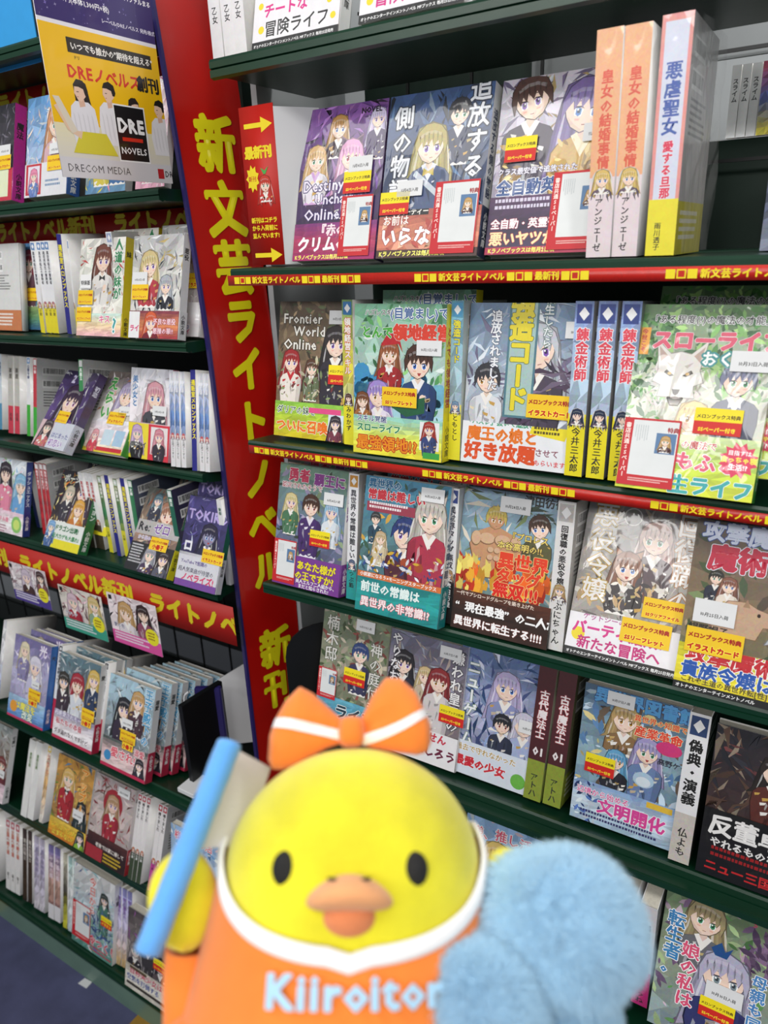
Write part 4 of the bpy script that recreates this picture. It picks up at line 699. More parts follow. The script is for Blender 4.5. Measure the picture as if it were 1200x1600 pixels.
# ---------------------------------------------------------------- signs
def strip_art(L, hgt, per, off, tape=()):
    a = Art(hgt/L, 2); A = hgt/L
    x = off
    def sq(x):
        for i, f in enumerate((1, 0, 1)):
            s0 = A*.66; xx = x+i*s0*1.15
            a.rect(xx, A*.17, xx+s0, A*.83, 'F2DC1E')
            if not f: a.rect(xx+s0*.16, A*.17+s0*.16, xx+s0*.84, A*.83-s0*.16, 'C8200F')
            else: a.rect(xx, A*.17, xx+s0, A*.83, 'F6E01E')
        return x+A*.66*3.6
    while x < 1:
        y = A*.26; x1 = sq(x); a.text('新文芸ライトノベル', x1, y, A*.68, 'F4DA20', bold=.05); x1 += A*.68*9.15
        x1 = sq(x1+A*.1); a.text('最新刊', x1, y, A*.68, 'F4DA20', bold=.05); x1 += A*.68*3.25
        sq(x1); x += per/L
    return a
def strip(px0, z0, z1, x1, off, label, y):
    x0 = px0; L = x1-x0; a = strip_art(L, z1-z0, .275, off/L)
    me = paint_mesh('shelf_strip', [(a, lambda v: np.column_stack((x0+v[:, 0]*L, y-.0005-v[:, 2]*LAY, H+z0+v[:, 1]*L)))], [((x0, x1, y-.0003, y, H+z0, H+z1), 'C01D10')], M['print'])
    o = obj('shelf_strip', me); tag(o, label, 'sign'); return o
strip(-.722, -.0405, -.0275, .4, .012, 'red and yellow printed edge strip under the books of the second right shelf from top', .768)
strip(-.715, -.272, -.2595, .4, .010, 'red and yellow printed edge strip on the third right shelf below the wolf cover', .768)

def banner(x0, x1, y, z0, z1, txt, ts, off, step, label):
    L = x1-x0; a = Art((z1-z0)/L, 2)
    x = off/L
    while x < 1:
        a.text(txt, x, (z1-z0)/L*.28, ts/L, 'D8C41C', bold=.06); x += step/L
    me = paint_mesh('banner', [(a, lambda v: np.column_stack((x0+v[:, 0]*L, y-.0006-v[:, 2]*LAY, H+z0+v[:, 1]*L)))], [((x0, x1, y-.0004, y, H+z0, H+z1), 'B41B10')], M['card'])
    o = obj('banner', me); tag(o, label, 'sign'); return o
banner(-2.2, XL1-.02, .885, .028, .070, 'ライトノベル新刊', .036, .12, .335, 'red banner with yellow lettering in the shade under the poster shelf')
banner(-2.2, XL1-.06, .90, .236, .280, 'ライトノベル新刊', .036, .18, .335, 'red banner with yellow lettering at the top left behind the poster')
banner(-2.2, XL1+.03, .772, -.612, -.540, 'ライトノベル新刊', .043, .05, .385, 'bright red banner with yellow lettering above the three hanging picture cards')

# tall sign, its printed face turned to the right
sg = empty('sign_board', 'tall red vertical sign board with big yellow lettering between the two bookcases', 'sign', (-.80, .80, 0), (0, 0, math.radians(70.2)))
Hs = 2.35; Ws = .105
a = Art(Hs/Ws, 1)
def sgt(txt, zs, size):
    for ch, z in zip(txt, zs):
        sx = size/Ws*(1.16 if ord(ch) > 0x3100 else 1.04); a.lay += 1
        a.lay += 6; a.glyph(ch, .53-sx*.5*.8, (H+z)/Ws-sx*.4, sx, 'E8DC1A', bold=.05, wide=.8)
        if 0: pass
ys = [(330, 222), (345, 325), (365, 416), (375, 500), (378, 575), (388, 655), (395, 745), (405, 818), (417, 888), (430, 1010), (437, 1073)]
zs = [at(x, y, .85)[2] for x, y in ys]
sgt('新文芸ライトノベル新刊', zs, .066)
def bend(z):
    t = max(0, z-(H-.16)); return .055*(t/.5)**1.3*.94
bg = Art(Hs/Ws, 1)
for i in range(48): bg.rect(0, i/48*Hs/Ws, 1, (i+1)/48*Hs/Ws, 'B8120B', False)
def msign(v): z = v[:, 1]*Ws; return np.column_stack((v[:, 0]*Ws, -.0012-v[:, 2]*LAY+np.array([bend(q) for q in z]), z))
def msign2(v): r = msign(v); r[:, 1] -= .0012; return r
M['sign'] = mat('glossy_red_sign', attr=True, rough=.3, coat=.6, mottle=.16, mscale=7, coatbump=.25)
obj('sign_face', paint_mesh('sign_face', [(bg, msign), (a, msign2)], [], M['sign']), None, sg)
def bent(x0, x1, y0, y1, n=48):
    vs = []; fs = []
    for i in range(n+1):
        z = i/n*Hs; q = bend(z); vs += [(x0, y0+q, z), (x1, y0+q, z), (x1, y1+q, z), (x0, y1+q, z)]
        if i:
            k = i*4
            for e in range(4): fs.append((k-4+e, k-4+(e+1) % 4, k+(e+1) % 4, k+e))
    fs += [(3, 2, 1, 0), (n*4, n*4+1, n*4+2, n*4+3)]
    me = bpy.data.meshes.new('m'); me.from_pydata(vs, [], fs); return me
obj('edge_trim', bent(-.004, .0, -.0025, .007), M['purple'], sg); obj('core_board', bent(0, Ws, .0, .005), M['red'], sg)

# folded red arrow card with white side
ac = empty('arrow_card', 'red folded card with yellow arrows and a white side beside the purple cover', 'sign', (-.708, .805, H-.016), (0, 0, 0))
wA, hA = .056, .19
a = Art(hA/wA, 3); A = hA/wA
def arrow(y):
    a.poly([(.12, y-.05), (.12, y+.05), (.62, y+.05), (.62, y+.16), (.95, y), (.62, y-.16), (.62, y-.05)], 'F0D81E')
arrow(A-.4); arrow(.22)
a.text('最新刊', .07, A-1.05, .27, 'F0D81E', bold=.06); a.text('新刊はコチラ', .1, .95, .13, 'F0D81E', bold=.04); a.text('から入荷前に', .1, .78, .13, 'F0D81E', bold=.04); a.text('並んでいます!', .1, .61, .13, 'F0D81E', bold=.04)
b2 = a; b2.poly([(.25+.2*(1 if i % 2 else .7)*math.cos(i*math.pi/9), 1.9+.3*(1 if i % 2 else .7)*math.sin(i*math.pi/9)) for i in range(18)], 'F0D81E'); a.text('新刊', .12, 1.85, .12, 'C02010')
a.fig(.6, 1.75, .27, 'C83828', 'C8302C', long=.7, body=1.3, open_=1); a.poly([(.58, 1.98), (.5, 2.12), (.62, 2.05), (.74, 2.14), (.64, 1.98)], '4CA84C')
def fcard(v): return np.column_stack((v[:, 0]*wA, -.0008-v[:, 2]*LAY, v[:, 1]*wA))
me = paint_mesh('front_face', [(a, fcard)], [((0, wA, -.0005, .0005, 0, hA), 'C01A0E')], M['card']); obj('front_face', me, None, ac)
o = obj('side_face', prism([(wA, 0), (wA+.034, .05), (wA+.033, .051), (wA, .001)], 0, hA-.004), M['white'], ac)
o = obj('side_face', prism([(0, 0), (wA+.033, .05), (wA+.033, .051), (0, .001)], 0, hA-.004), M['white'], ac)

# poster that sticks out at right angles from the sign
po = empty('poster', 'glossy yellow and purple poster with four people and a black square logo, upper left', 'poster', (-.812, .606, H+.092), (0, 0, math.radians(90)))
wP = .170; hP = .252; A = hP/wP
a = Art(A, 8)
a.rect(0, 0, 1, A, 'E8E6EC')
yb = .93
a.rect(0, .0, 1, yb, 'F2BE12')
a.lay += 1
for i in range(12):
    t = i/12; a.rect(0, .0+.34*(i)/12, 1, .34*(i+1)/12, mixc('D4D2D6', 'E8E0B8', t), False)
a.rect(0, .955, 1, A, '2E1F66'); a.scatter(['8C7CC8', 'C8C0F0', '5C4CA0'], 60, .012, .97, A, 'star')
a.text('熊乃げん骨', .05, 1.17, .105, 'F4F2F8', bold=.05); a.text('イラスト/ファルまる', .62, 1.19, .04, 'F4F2F8', bold=.03); a.text('定価/1,430円(本体1,300円+税)', .05, 1.08, .042, 'F4F2F8', bold=.02); a.text('レーベル/DREノベルス　発売/株式会社ドリコム', .52, 1.01, .032, 'E4E0F0', bold=.02)
a.rect(.2, .78, .93, .87, '1E1A18'); a.text('いつでも誰かの"期待を超える"', .225, .802, .052, 'F4F0EA', bold=.025)
a.text('DREノベルス', .17, .63, .105, 'D8301C', bold=.03, wide=1.0); a.text('創刊', .765, .63, .107, '1C1A1C', bold=.045); a.text('ドリ', .24, .745, .025, '1C1A1C')
def person(x, y, w, hair, long, top, flip):
    P = [(-.9, -.9), (-.5, -.55), (.5, -.55), (.95, -.9), (1.1, -2.1), (.7, -3.2), (-.9, -3.2), (-1.1, -2)]
    if long: a.poly([(x+p*w*flip, y+q*w) for p, q in [(-.5, .4), (-.2, .75), (.3, .7), (.55, .3), (.7, -.6), (.9, -1.5), (.5, -1.6), (-.1, -.8), (-.45, -.7)]], hair)
    a.poly([(x+p*w*flip, y+q*w) for p, q in P], top)
    a.poly([(x+p*w*flip, y+q*w) for p, q in [(-.25, -.4), (.2, -.4), (.25, -.8), (-.2, -.9)]], 'DDB49C')
    a.poly([(x+p*w*flip, y+q*w) for p, q in [(-.42, .3), (.3, .4), (.4, -.2), (.0, -.55), (-.25, -.5), (-.42, -.2), (-.5, -.1)]], 'E8C4AC')
    a.poly([(x+p*w*flip, y+q*w) for p, q in [(-.48, .3), (-.3, .62), (.1, .75), (.5, .55), (.6, .1), (.5, -.45 if long else -.1), (.32, -.1), (.25, .2), (-.1, .3)]], hair)
    a.poly([(x+p*w*flip, y+q*w) for p, q in [(-.3, .02), (-.12, .03), (-.14, -.02), (-.3, -.02)]], '3A2820'); a.poly([(x+p*w*flip, y+q*w) for p, q in [(-.34, -.28), (-.2, -.26), (-.22, -.32)]], 'B85C50')
    for k in range(5):
        xx = -.8+k*.35; a.poly([(x+p*w*flip, y+q*w) for p, q in [(xx, -1.2), (xx+.1, -1.4), (xx+.2, -3), (xx+.05, -2.6)]], mul(top, .86), False)
person(.25, .545, .105, '2A211E', True, 'E4E2E8', 1); person(.49, .565, .105, '221C1A', False, 'E8E6EA', 1); person(.71, .50, .09, '2A211E', True, 'E4E4EA', -1); person(.95, .51, .098, '221C1A', False, 'E8E6EA', 1)
a.poly([(.12, .0+.16), (.2, .3), (.42, .3), (.5, .16)], 'D8CC3C'); a.poly([(.02, .44), (.06, .46), (.18, .3), (.22, .3), (.2, .25), (.1, .3)], 'E4C4A8')
a.poly([(.02, .5), (.07, .5), (.18, .3), (.13, .28)], 'DCD2C0')
a.rect(0, .0, 1, .13, 'D6D4D8'); a.text('DRECOM MEDIA', .05, .04, .07, '4A484C', bold=0)
a.rect(.52, .14, .79, .5, '141416'); a.rect(.51, .13, .8, .51, 'F0F0F0'); a.rect(.52, .14, .79, .5, '141416'); a.text('DRE', .655, .33, .125, 'F6F6F6', bold=.05, align='c'); a.rect(.56, .27, .75, .295, 'D8301C'); a.text('NOVELS', .655, .185, .062, 'F6F6F6', bold=.02, align='c')
a.rect(.86, .03, .92, .1, 'B8242C'); a.text('DRE', .93, .045, .06, '3A383C')
def fpo(v): return np.column_stack((v[:, 0]*wP, -.0006-v[:, 2]*LAY, v[:, 1]*wP))
M['poster'] = mat('glossy_poster', attr=True, rough=.3, coat=.4)
obj('sheet', paint_mesh('sheet', [(a, fpo)], [((0, wP, -.0004, .0004, 0, hP), 'E4E2E8')], M['poster']), None, po)
# blue board top left corner
bb = empty('display_board', 'bright blue shop board in the upper left corner with a round orange and green picture', 'sign', (at(62, 82, .80)[0]-.5, .80, H+at(62, 82, .80)[2]-.012), (0, 0, 0))
a = Art(.5, 2); a.rect(0, 0, 1, .5, '2C9CE0'); a.ell(.72, .32, .16, .1, 'F4E8D0'); a.ell(.72, .34, .13, .08, 'E0A858'); a.scatter(['3C9C4C', '5CB85C'], 16, .03, .3, .42, 'leaf', .6, .84); a.text('新', .08, .05, .1, 'F4F4F4', bold=.05)
obj('sheet', paint_mesh('sheet', [(a, lambda v: np.column_stack((v[:, 0]*.5, -.001-v[:, 2]*LAY, v[:, 1]*.5)))], [((0, .5, -.0005, .001, 0, .25), '2C9CE0')], M['card']), None, bb)

# hanging picture cards under the lower banner
def hcard(px, py, w, h, key, bot, btxt, label, dot='E8E02C', D=.762, roll=0):
    p = at(px, py, D)
    e = empty('picture_card', label, 'card', (p[0], D, H+p[2]-h), (0, 0, 0))
    a = Art(h/w, hash_(label)); A = h/w
    ops = key; 
    a.grad(*ops[0]); a.scatter(ops[1], 30, .1, .3, A, 'shard')
    for f in ops[2]: a.fig(*f[:5], **f[5])
    a.rect(0, 0, 1, A*.26, bot); a.bars(.05, A*.2, .8, 3, .025, 'E8E4EC', 1.8)
    a.ell(.84, A*.34, .13, .13, dot); a.bars(.76, A*.4, .14, 3, .025, '8A5A20', 1.9)
    a.text(btxt, .06, A*.34, .075, '4A3A6A', out='FFFFFF'); a.rect(.03, A-.1, .1, A-.03, '222222')
    obj('sheet', paint_mesh('sheet', [(a, mfront(w, .0006))], [((0, w, -.0005, .0005, 0, h), 'E8E4E8')], M['card']), None, e)
    return e
hcard(12, 876, .122, .085, (('C8B8C0', 'E4DCDC', 'D8CCD0'), ['F0ECF0', '8C6C74', 'B8A0A8'], [(.45, .48, .2, 'D0C0D0', '4C3434', dict(long=.7)), (.85, .55, .16, '4C3434', '8C5C5C', {})]), '4C3C8C', 'まりの', 'hanging picture card with purple base, leftmost of three under the red banner')
hcard(90, 912, .128, .095, (('B8A8A8', 'E0D8D0', 'D8D4C8'), ['A83040', 'E8C8D0', '6C4C50'], [(.3, .5, .2, 'D8BCC8', 'A82C3C', dict(long=.7)), (.8, .55, .2, 'D8C080', '8CA88C', {})]), '3C9C84', 'アザレア', 'hanging picture card with teal base, middle of three under the red banner')
hcard(166, 924, .130, .102, (('D8C8D0', 'F0E4E4', 'E4D4D8'), ['F0E8EC', 'C8A0A8', '6C4854'], [(.35, .52, .24, 'C8A068', 'E0D8DC', dict(long=.1, tilt=-10)), (.72, .58, .2, '3A2828', '8C4C64', dict(long=.6))]), 'D8549C', '愛の色', 'hanging picture card with pink base, rightmost of three under the red banner')

# ---------------------------------------------------------------- books: facing out
FW, FH = .128, .188
def face(key, label, z, px, D=.8, w=FW, h=FH, t=.019, tilt=15, yaw=0, film=True, ex=(), lift=0, back=None, x=None, group=None):
    f, s, ob = design(key, w, h, t)
    ba = back_art(h, w) if back else None
    r = book('paperback_book', label, w, h, t, f, s, ba, base='E8E6E4', sbase=C[key][2]['cols'], film=film, obi=ob, extras=ex, group=group)
    a = math.radians(tilt)
    X = xat(px, D, z) if x is None else x
    row = [k for k, v in list(ZR.items())+list(ZL.items()) if abs(v-z) < 1e-6]; sl = SL.get(row[0], 0) if row else 0
    r.location = (X, D, H+z+t*max(0, math.sin(a)-math.cos(a)*math.tan(math.radians(sl)))+.0015+lift+max(0, {**LR, **LL}[row[0]][1]-D if row else 0)*math.tan(math.radians(sl))); r.rotation_euler = (-a, 0, math.radians(yaw))
    return r
_sm = {}
def ST(kind, w, h, txt=''):
    k = (kind, w, h, txt)
    if k not in _sm: _sm[k] = sticker_mesh(w, h, kind, txt)
    return _sm[k]
def bonus(x, z, txt='SSペーパー付き', w=.040, h=.026, kind='bonus', rot=0): return ('bonus_sticker', ST(kind, w, h, txt), x, z, rot)
def date(x, z, txt, w=.034, h=.018, rot=0): return ('date_slip', ST('date', w, h, txt), x, z, rot)
def bcard(x, z, txt='書店共通SSペーパー', w=.050, h=.074): return ('bonus_card', ST('card', w, h, txt), x, z, 0)
def again(r, label, dx=0, dy=.022, dz=.004, keep=True):
    if dy < .032 and dy > .027 or abs(dy-.026) < 1e-6: dy = .033
    c = copy_tree(r); c['label'] = label; c.location = r.location+Vector((dx, dy, dz)); return c

Z = ZR
# top right shelf (cut by the frame)
face('cheat', 'white banded paperback with magenta and black lettering, leftmost facing out on the top right shelf', Z['r0'], 395, film=True, ex=[('clear_label', ST('bonus2', .035, .022, 'SSクリアファイル'), .075, .050, 0)])
r = face('cheat2', 'white banded paperback lying against the top shelf, second facing out from the red sign', Z['r0'], 561, D=.79)
face('cheat2', 'white banded paperback at the top edge, third facing out from the red sign', Z['r0'], 745, D=.80)
# second shelf
face('destiny', 'purple paperback showing three long-haired figures with a crimson band, right of the arrow card', Z['r1'], 458, w=.126, h=.186, ex=[date(.078, .104, '11月4日入荷'), bonus(.072, .079), bcard(.072, .004, '書店共通SSペーパー', .046, .072)])
face('exile', 'dark blue paperback with a blonde swordswoman and salmon band, between purple and grey covers', Z['r1'], 588, w=.134, h=.186, ex=[date(.022, .070, '11月4日入荷'), bonus(.000, .050), bcard(.074, .003, '書店共通SSペーパー', .056, .080)])
face('heroic', 'grey-lilac paperback with a brown-haired youth and purple-haired girl, beside the peach spines', Z['r1'], 757, D=.81, w=.130, h=.186, ex=[date(.098, .112, '11月4日入荷'), bonus(.012, .098, w=.036), bcard(.072, .003, '書店共通SSペーパー', .054, .080)])
# third shelf
face('frontier', 'brown paperback with a red-haired woman in a kimono over a yellow-green band, third right shelf', Z['r2'], 429, w=.122, h=.188, tilt=12, film=False, ex=[date(.088, .158, '10月21日入荷'), bonus(.092, .078)])
r = face('alarm', 'bright blue-green paperback with a santa-hatted girl and dark-haired boy, front of its pair', Z['r2'], 553, D=.775, w=.130, tilt=6, ex=[date(.092, .128, '10月21日入荷'), bonus(.044, .064, 'SSリーフレット', .050, .024, 'bonus2')])
again(r, 'bright blue-green paperback half hidden behind its identical front copy, only the top showing', .022, .03, .014)
face('code', 'grey-violet paperback with big yellow vertical lettering and a white band, left of three blue spines', Z['r2'], 720, D=.79, w=.138, tilt=9, ex=[date(.118, .150, '10月31日入荷'), bonus(.080, .060, 'イラストカード', .056, .027, 'bonus2')])
r = face('slow', 'green-bordered paperback with a white wolf and a boy in a vest over a lime band', Z['r2'], 960, D=.755, w=.131, h=.190, t=.021, tilt=18, ex=[date(.093, .125, '10月31日入荷', .04, .02), bonus(.068, .062, w=.044, h=.026), bcard(.001, .003, '書店共通SSペーパー', .056, .070)])
again(r, 'green-bordered wolf paperback standing behind its front copy, only the title top showing', .012, .028, .016)
# fourth shelf
r = face('brave', 'paperback with a brown-haired boy in a purple coat and yellow lettering on a purple band', Z['r3'], 426, D=.775, w=.124, h=.184, tilt=14, ex=[date(.086, .132, '10月28日入荷'), bonus(.066, .068, w=.036, h=.024), bcard(.001, .003, '書店共通SSペーパー', .042, .066)])
again(r, 'purple-coat paperback standing behind its front copy beside the red sign', .014, .026, .008)
r = face('common', 'paperback with a silver cat-eared figure and blue-haired boy over a teal band', Z['r3'], 555, D=.755, w=.130, tilt=14, ex=[date(.088, .165, '10月28日入荷')])
again(r, 'teal banded cat-eared paperback hidden behind its front copy, top edge showing', .016, .028, .012)
r = face('wrestle', 'paperback with a bare-chested wrestler and flames over a dark brown band', Z['r3'], 704, D=.775, w=.132, tilt=14, ex=[date(.052, .162, '10月28日入荷', .04, .02)])
again(r, 'wrestler paperback standing behind its front copy under the red strip', .014, .026, .012)
face('healer', 'grey-beige paperback with outlined vertical lettering and a white band with magenta words', Z['r3'], 880, D=.775, w=.135, h=.190, tilt=24, ex=[('clear_label', ST('bonus2', .046, .024, 'SSクリアファイル'), .082, .062, 0), bonus(.062, .030, 'SSリーフレット', .056, .028, 'bonus2')])
r = face('attack', 'paperback with a brown capybara-like beast and silver-haired girl over a yellow band', Z['r3'], 1050, D=.765, w=.135, h=.190, tilt=16, ex=[date(.010, .078, '10月25日入荷', .042, .026), bonus(.006, .044, 'イラストカード', .058, .028, 'bonus2'), bcard(.098, .004, 'イラストカード', .055, .078)])
again(r, 'beast-cover paperback behind its front copy at the right edge of the picture', .012, .026, .014)
# fifth shelf
face('garden', 'leafy green-grey paperback with white outlined vertical lettering, just above the orange bow', Z['r4'], 492, D=.80, w=.126, tilt=15, ex=[date(.065, .165, '10月17日入荷'), bonus(.05, .075), bcard(.001, .04, '書店共通SSペーパー', .036, .05)])
face('redo', 'grey paperback with a red-haired woman and white vertical lettering behind the orange bow', Z['r4'], 594, D=.79, w=.128, tilt=15, ex=[date(.085, .165, '10月17日入荷'), bonus(.094, .07)])
face('newgame', 'pale blue paperback with lavender-haired figures and red lettering, left of two maroon spines', Z['r4'], 701, D=.795, w=.122, tilt=15, ex=[date(.098, .088, '10月17日入荷')])
face('library', 'light blue paperback with several fantasy figures and large pink lettering', Z['r4'], 890, D=.79, w=.130, tilt=12, ex=[date(.030, .168, '10月17日入荷'), bonus(.012, .070, w=.038)])
face('anti', 'black paperback with white and red lettering at the right edge of the fifth shelf', Z['r4'], 1086, D=.775, w=.134, h=.19, tilt=12)
# sixth shelf
zt = at(1055, 1408, .775)[2]-.178
ZR5 = zt
face('fans', 'sky-blue paperback with a blonde figure and pink lettering, peeping out behind the pompom', at(735, 1272, .825)[2]-.176, 712, D=.78, w=.120, h=.180, tilt=14, film=False)
face('reborn', 'paperback with a silver-haired girl and blue and pink vertical lettering, bottom right corner', ZR5, 1010, D=.735, w=.134, tilt=16, ex=[date(.06, .068, '10月10日入荷', .042, .022), bonus(.056, .042)])

# ---------------------------------------------------------------- books: spine out
def run(labels, z, px, D, w, h, t, sp, n=1, gap=.0008, lean=0, film=False, back=None, obi=None, pitch=0, group=None, step=None, jit=.003):
    """n identical books with their spines to the room; labels: list or function"""
    s = spine_art(h, t, **sp)
    bk = back_art(h, w, *(back if isinstance(back, tuple) else ())) if back is not None else None
    r0 = book('paperback_book', '', w, h, t, None, s, bk, base='E6E4E2', sbase=sp.get('cols') or 'E8E8E8', film=film)
    X = xat(px, D, z); out = []
    rr = random.Random(hash_(labels[0]))
    for i in range(n):
        r = r0 if i == 0 else copy_tree(r0)
        le = math.radians(lean)
        row = [k for k, v in list(ZR.items())+list(ZL.items()) if abs(v-z) < 1e-6]; pt = math.radians(SL.get(row[0], 0) if row else 0)
        r.location = (X+i*(t+gap), D+w*math.cos(pt)+(rr.uniform(0, jit) if i else 0), H+z+.0015-w*math.sin(pt)+t*math.sin(max(0, le))+max(0, {**LR, **LL}[row[0]][1]-D if row else 0)*math.tan(pt)+(w*.0 if pt == 0 else .0015))
        r.rotation_euler = (-le, -pt, math.radians(-90))
        r['label'] = labels[i]
        if group: r['group'] = group
        out.append(r)
    return out
ords = ['first', 'second', 'third', 'fourth', 'fifth', 'sixth', 'seventh']
def lab(n, txt): return ['%s %s' % (ords[i], txt) for i in range(n)]
# top shelf three white
run(lab(3, 'white spine from the left of three on the top right shelf beside the sign'), Z['r0'], 335, .81, .128, .188, .0185, dict(cols='EEEDEE', title='悪役令嬢', tcol='C23A3A', obi=.42, ocol='E8E6E8', osub='乙女'), 3, group='white spines on the top right shelf')
run(['white spine standing between two magenta-lettered covers on the top right shelf'], Z['r0'], 716, .80, .128, .188, .016, dict(cols='EEEDEE', title='冒険ライフ', tcol='3A3A3A', obi=.4, ocol='E0DEE2', osub='MF'), 1, back=('D8D6D8',))
# peach
run(['left of the two identical thick peach spines with red lettering', 'right of the two identical thick peach spines with red lettering'], Z['r1'], 915, .785, .128, .200, .0245,
    dict(cols='F0B488', title='皇女の結婚事情', tcol='E0604C', tsize=.5, obi=.37, ocol='E8D8DC', osub='アンジェーゼ', face='E0C070'), 2, film=True, group='thick peach spined novels')
r = run(['thick white and pink spine with blue and red lettering with yellow band, in loose film'], Z['r1'], 1007, .785, .130, .202, .027,
    dict(cols='D8DCEC', title='悪虐聖女', tcol='4C64AC', tsize=.55, edge='E89A94', title2=('愛する旦那', 'E0405C', .498, .32, .36, 'F4F0F4'), obi=.25, ocol='F0E23C', osub='雨川透子'), 1, film=True, back=('C8C4C4', '4A4A4C', 'D8CC3C'))[0]
bm = bmesh.new(); rr = random.Random(5)
vs = []
for j in range(9):
    for i in range(7):
        vs.append(bm.verts.new((-.004-i*.0016+rr.uniform(-.001, .001), .0285+.0035*rr.random()+.002*math.sin(j+i), .004+j*.0245)) if 0 else bm.verts.new((.128-i*.0255, .030+rr.uniform(0, .005), .002+j*.0252)))
for j in range(8):
    for i in range(6): bm.faces.new((vs[j*7+i], vs[j*7+i+1], vs[(j+1)*7+i+1], vs[(j+1)*7+i]))
me = bpy.data.meshes.new('wrap_film'); bm.to_mesh(me); bm.free(); obj('wrap_film', me, M['clear'], r)
# third shelf spines
run(['blue and yellow spine just right of the red kimono cover'], Z['r2'], 538, .80, .128, .190, .0165, dict(cols='5C9CC8', title='領地経営スキル', tcol='F0F0E8', out='D8402C', logo='3C78B0', obi=.34, ocol='EDE22E', osub='みわかず', face='5A3A2A', rnd=('8CC0D8', 'E4D84C', '6C9C64')), 1, film=True)
run(['blue and yellow spine with back cover showing, right of the santa-hat cover'], Z['r2'], 700, .79, .128, .190, .016, dict(cols='5C9CC8', title='強造コード', tcol='E8DC2C', out='3A5A8A', logo='4C94C0', obi=.36, ocol='EDE22E', osub='ともとし', face='6C8CB0', rnd=('8C9CC0', 'A8C4D0', '5CA0B8')), 1, film=True, back=('C4CCC4',))
run(lab(3, 'spine from the left of three blue and rainbow spines numbered two'), Z['r2'], 881, .785, .128, .190, .0200, dict(cols='4C64A8', title='錬金術師', tcol='E84C5C', out='F4F4F8', logo='3C4C8C', obi=.37, ocol='EDDE22', osub='今井三太郎', face='26304C', rnd=('9C84C0', 'B8D0E0', '7C90C8'), tsize=.7), 3, gap=.0045, film=True, back=('6C6C70',), group='blue spines with yellow bands')
# fourth shelf spines
run(['white spine with a teal lower band, right of the purple-coat cover'], Z['r3'], 541, .78, .128, .184, .0165, dict(cols='E8E8EA', title='異世界の常識は難しい', tcol='3C3C44', logo='C89040', obi=.30, ocol='2C9A98', osub='つぶ餡', face='4C5C7C'), 1, back=('D0D0D2',))
run(['white spine with a black lower band between the teal and brown banded covers'], Z['r3'], 688, .78, .128, .184, .017, dict(cols='ECECEC', title='異世界タッグ無双', tcol='44404A', logo='3C4C8C', obi=.38, ocol='211C1C', osub='津田彷徨', face='B89060'), 1, back=('D4D4D4',))
run(['white spine with a black title panel between the wrestler and outlined-lettering covers'], Z['r3'], 852, .78, .128, .188, .0215, dict(cols='E6E4E2', title='回復職の悪役令嬢', tcol='2E2A2A', logo='BDB9B4', obi=.42, ocol='E0DEDC', osub='ぷにちゃん', face='B89868'), 1, back=('B4B2AE',))
# fifth shelf spines
run(['left of the two maroon and olive spines numbered 01', 'right of the two maroon and olive spines numbered 01'], Z['r4'], 817, .79, .130, .190, .0245, dict(cols='4C1C22', title='古代魔法士', tcol='F0E8E8', out='A83C44', tsize=.55, obi=.3, ocol='8C9A34', osub='アトハ', num='01'), 2, film=True, back=('6C6C50', '3A3A34', '8C9A34'), gap=.003, group='maroon spines numbered 01')
run(['tall white spine with bold black lettering left of the black cover'], Z['r4'], 1043, .775, .130, .190, .024, dict(cols='E8E8EA', title='偽典・演義', tcol='161616', logo='2C4470', obi=.33, ocol='C8C0B8', osub='仏よも', tsize=.68), 1, back=('3C3A3A', '8A8A88'))
# sixth shelf spines
run(['thin dark spine behind the pompom beside the grey and magenta spine'], ZR5, 962, .77, .128, .160, .015, dict(cols='3A3A3C', title='転生', tcol='D8D8D8'), 1)
run(['grey-white spine with a magenta lower end left of the silver-haired girl cover'], ZR5, 985, .755, .128, .172, .021, dict(cols='D4D2D4', title='自由に生きる', tcol='4A4A4C', obi=.36, ocol='C02C78', osub='福きつね'), 1, film=True, back=('B8BABC',))
r = run(['yellow banded spine at the bottom edge beside the pompom'], ZR5-.02, 925, .75, .128, .12, .034, dict(cols='E8C83C', title='恋', tcol='D04C6C', rnd=('E8D84C', 'F0A8B8', 'E8C83C')), 1)

# right edge of second shelf: sliver book and small books beyond the grid
run(['dark wrapped paperback at the right edge of the second shelf'], Z['r1'], 1186, .86, .128, .110, .03, dict(cols='4C5470', title='', tcol='FFFFFF', rnd=('8C94A8', '3C4460', 'B8C0D0')), 1, film=True)
hs = obj('wall_shelf', boxes([(-.23, .5, 1.30, 1.55, H+.117, H+.131)]), M['white']); tag(hs, 'pale shelf seen through the wire grid at the right edge', 'shelf')
r = run(['small white paperback beyond the wire grid, %s from the left' % k for k in ('first', 'second', 'third', 'fourth', 'fifth')], .132, 1133, 1.31, .105, .095, .0125, dict(cols='ECECEC', title='スライム', tcol='4A4A4C', obi=.0), 5, group='small books beyond the wire grid')
r = run(['small colourful paperback beyond the wire grid, %s from the white ones' % k for k in ('first', 'second')], .132, 1180, 1.31, .105, .095, .02, dict(cols='6C7CB0', title='', tcol='FFFFFF', rnd=('E0D040', '5C74B8', 'C8586C')), 2, group='colourful books beyond the wire grid')

# ---------------------------------------------------------------- left bookcase
BW, BH, BT = .105, .149, .013
Z = ZL
def bun(key, label, z, px, D=.79, tilt=15, w=BW, h=BH, t=BT, **k): return face(key, label, z, px, D=D, w=w, h=h, t=t, tilt=tilt, **k)
sb = lambda x, z, txt='SSリーフレット', w=.036, h=.022: bonus(x, z, txt, w, h, 'bonus2')
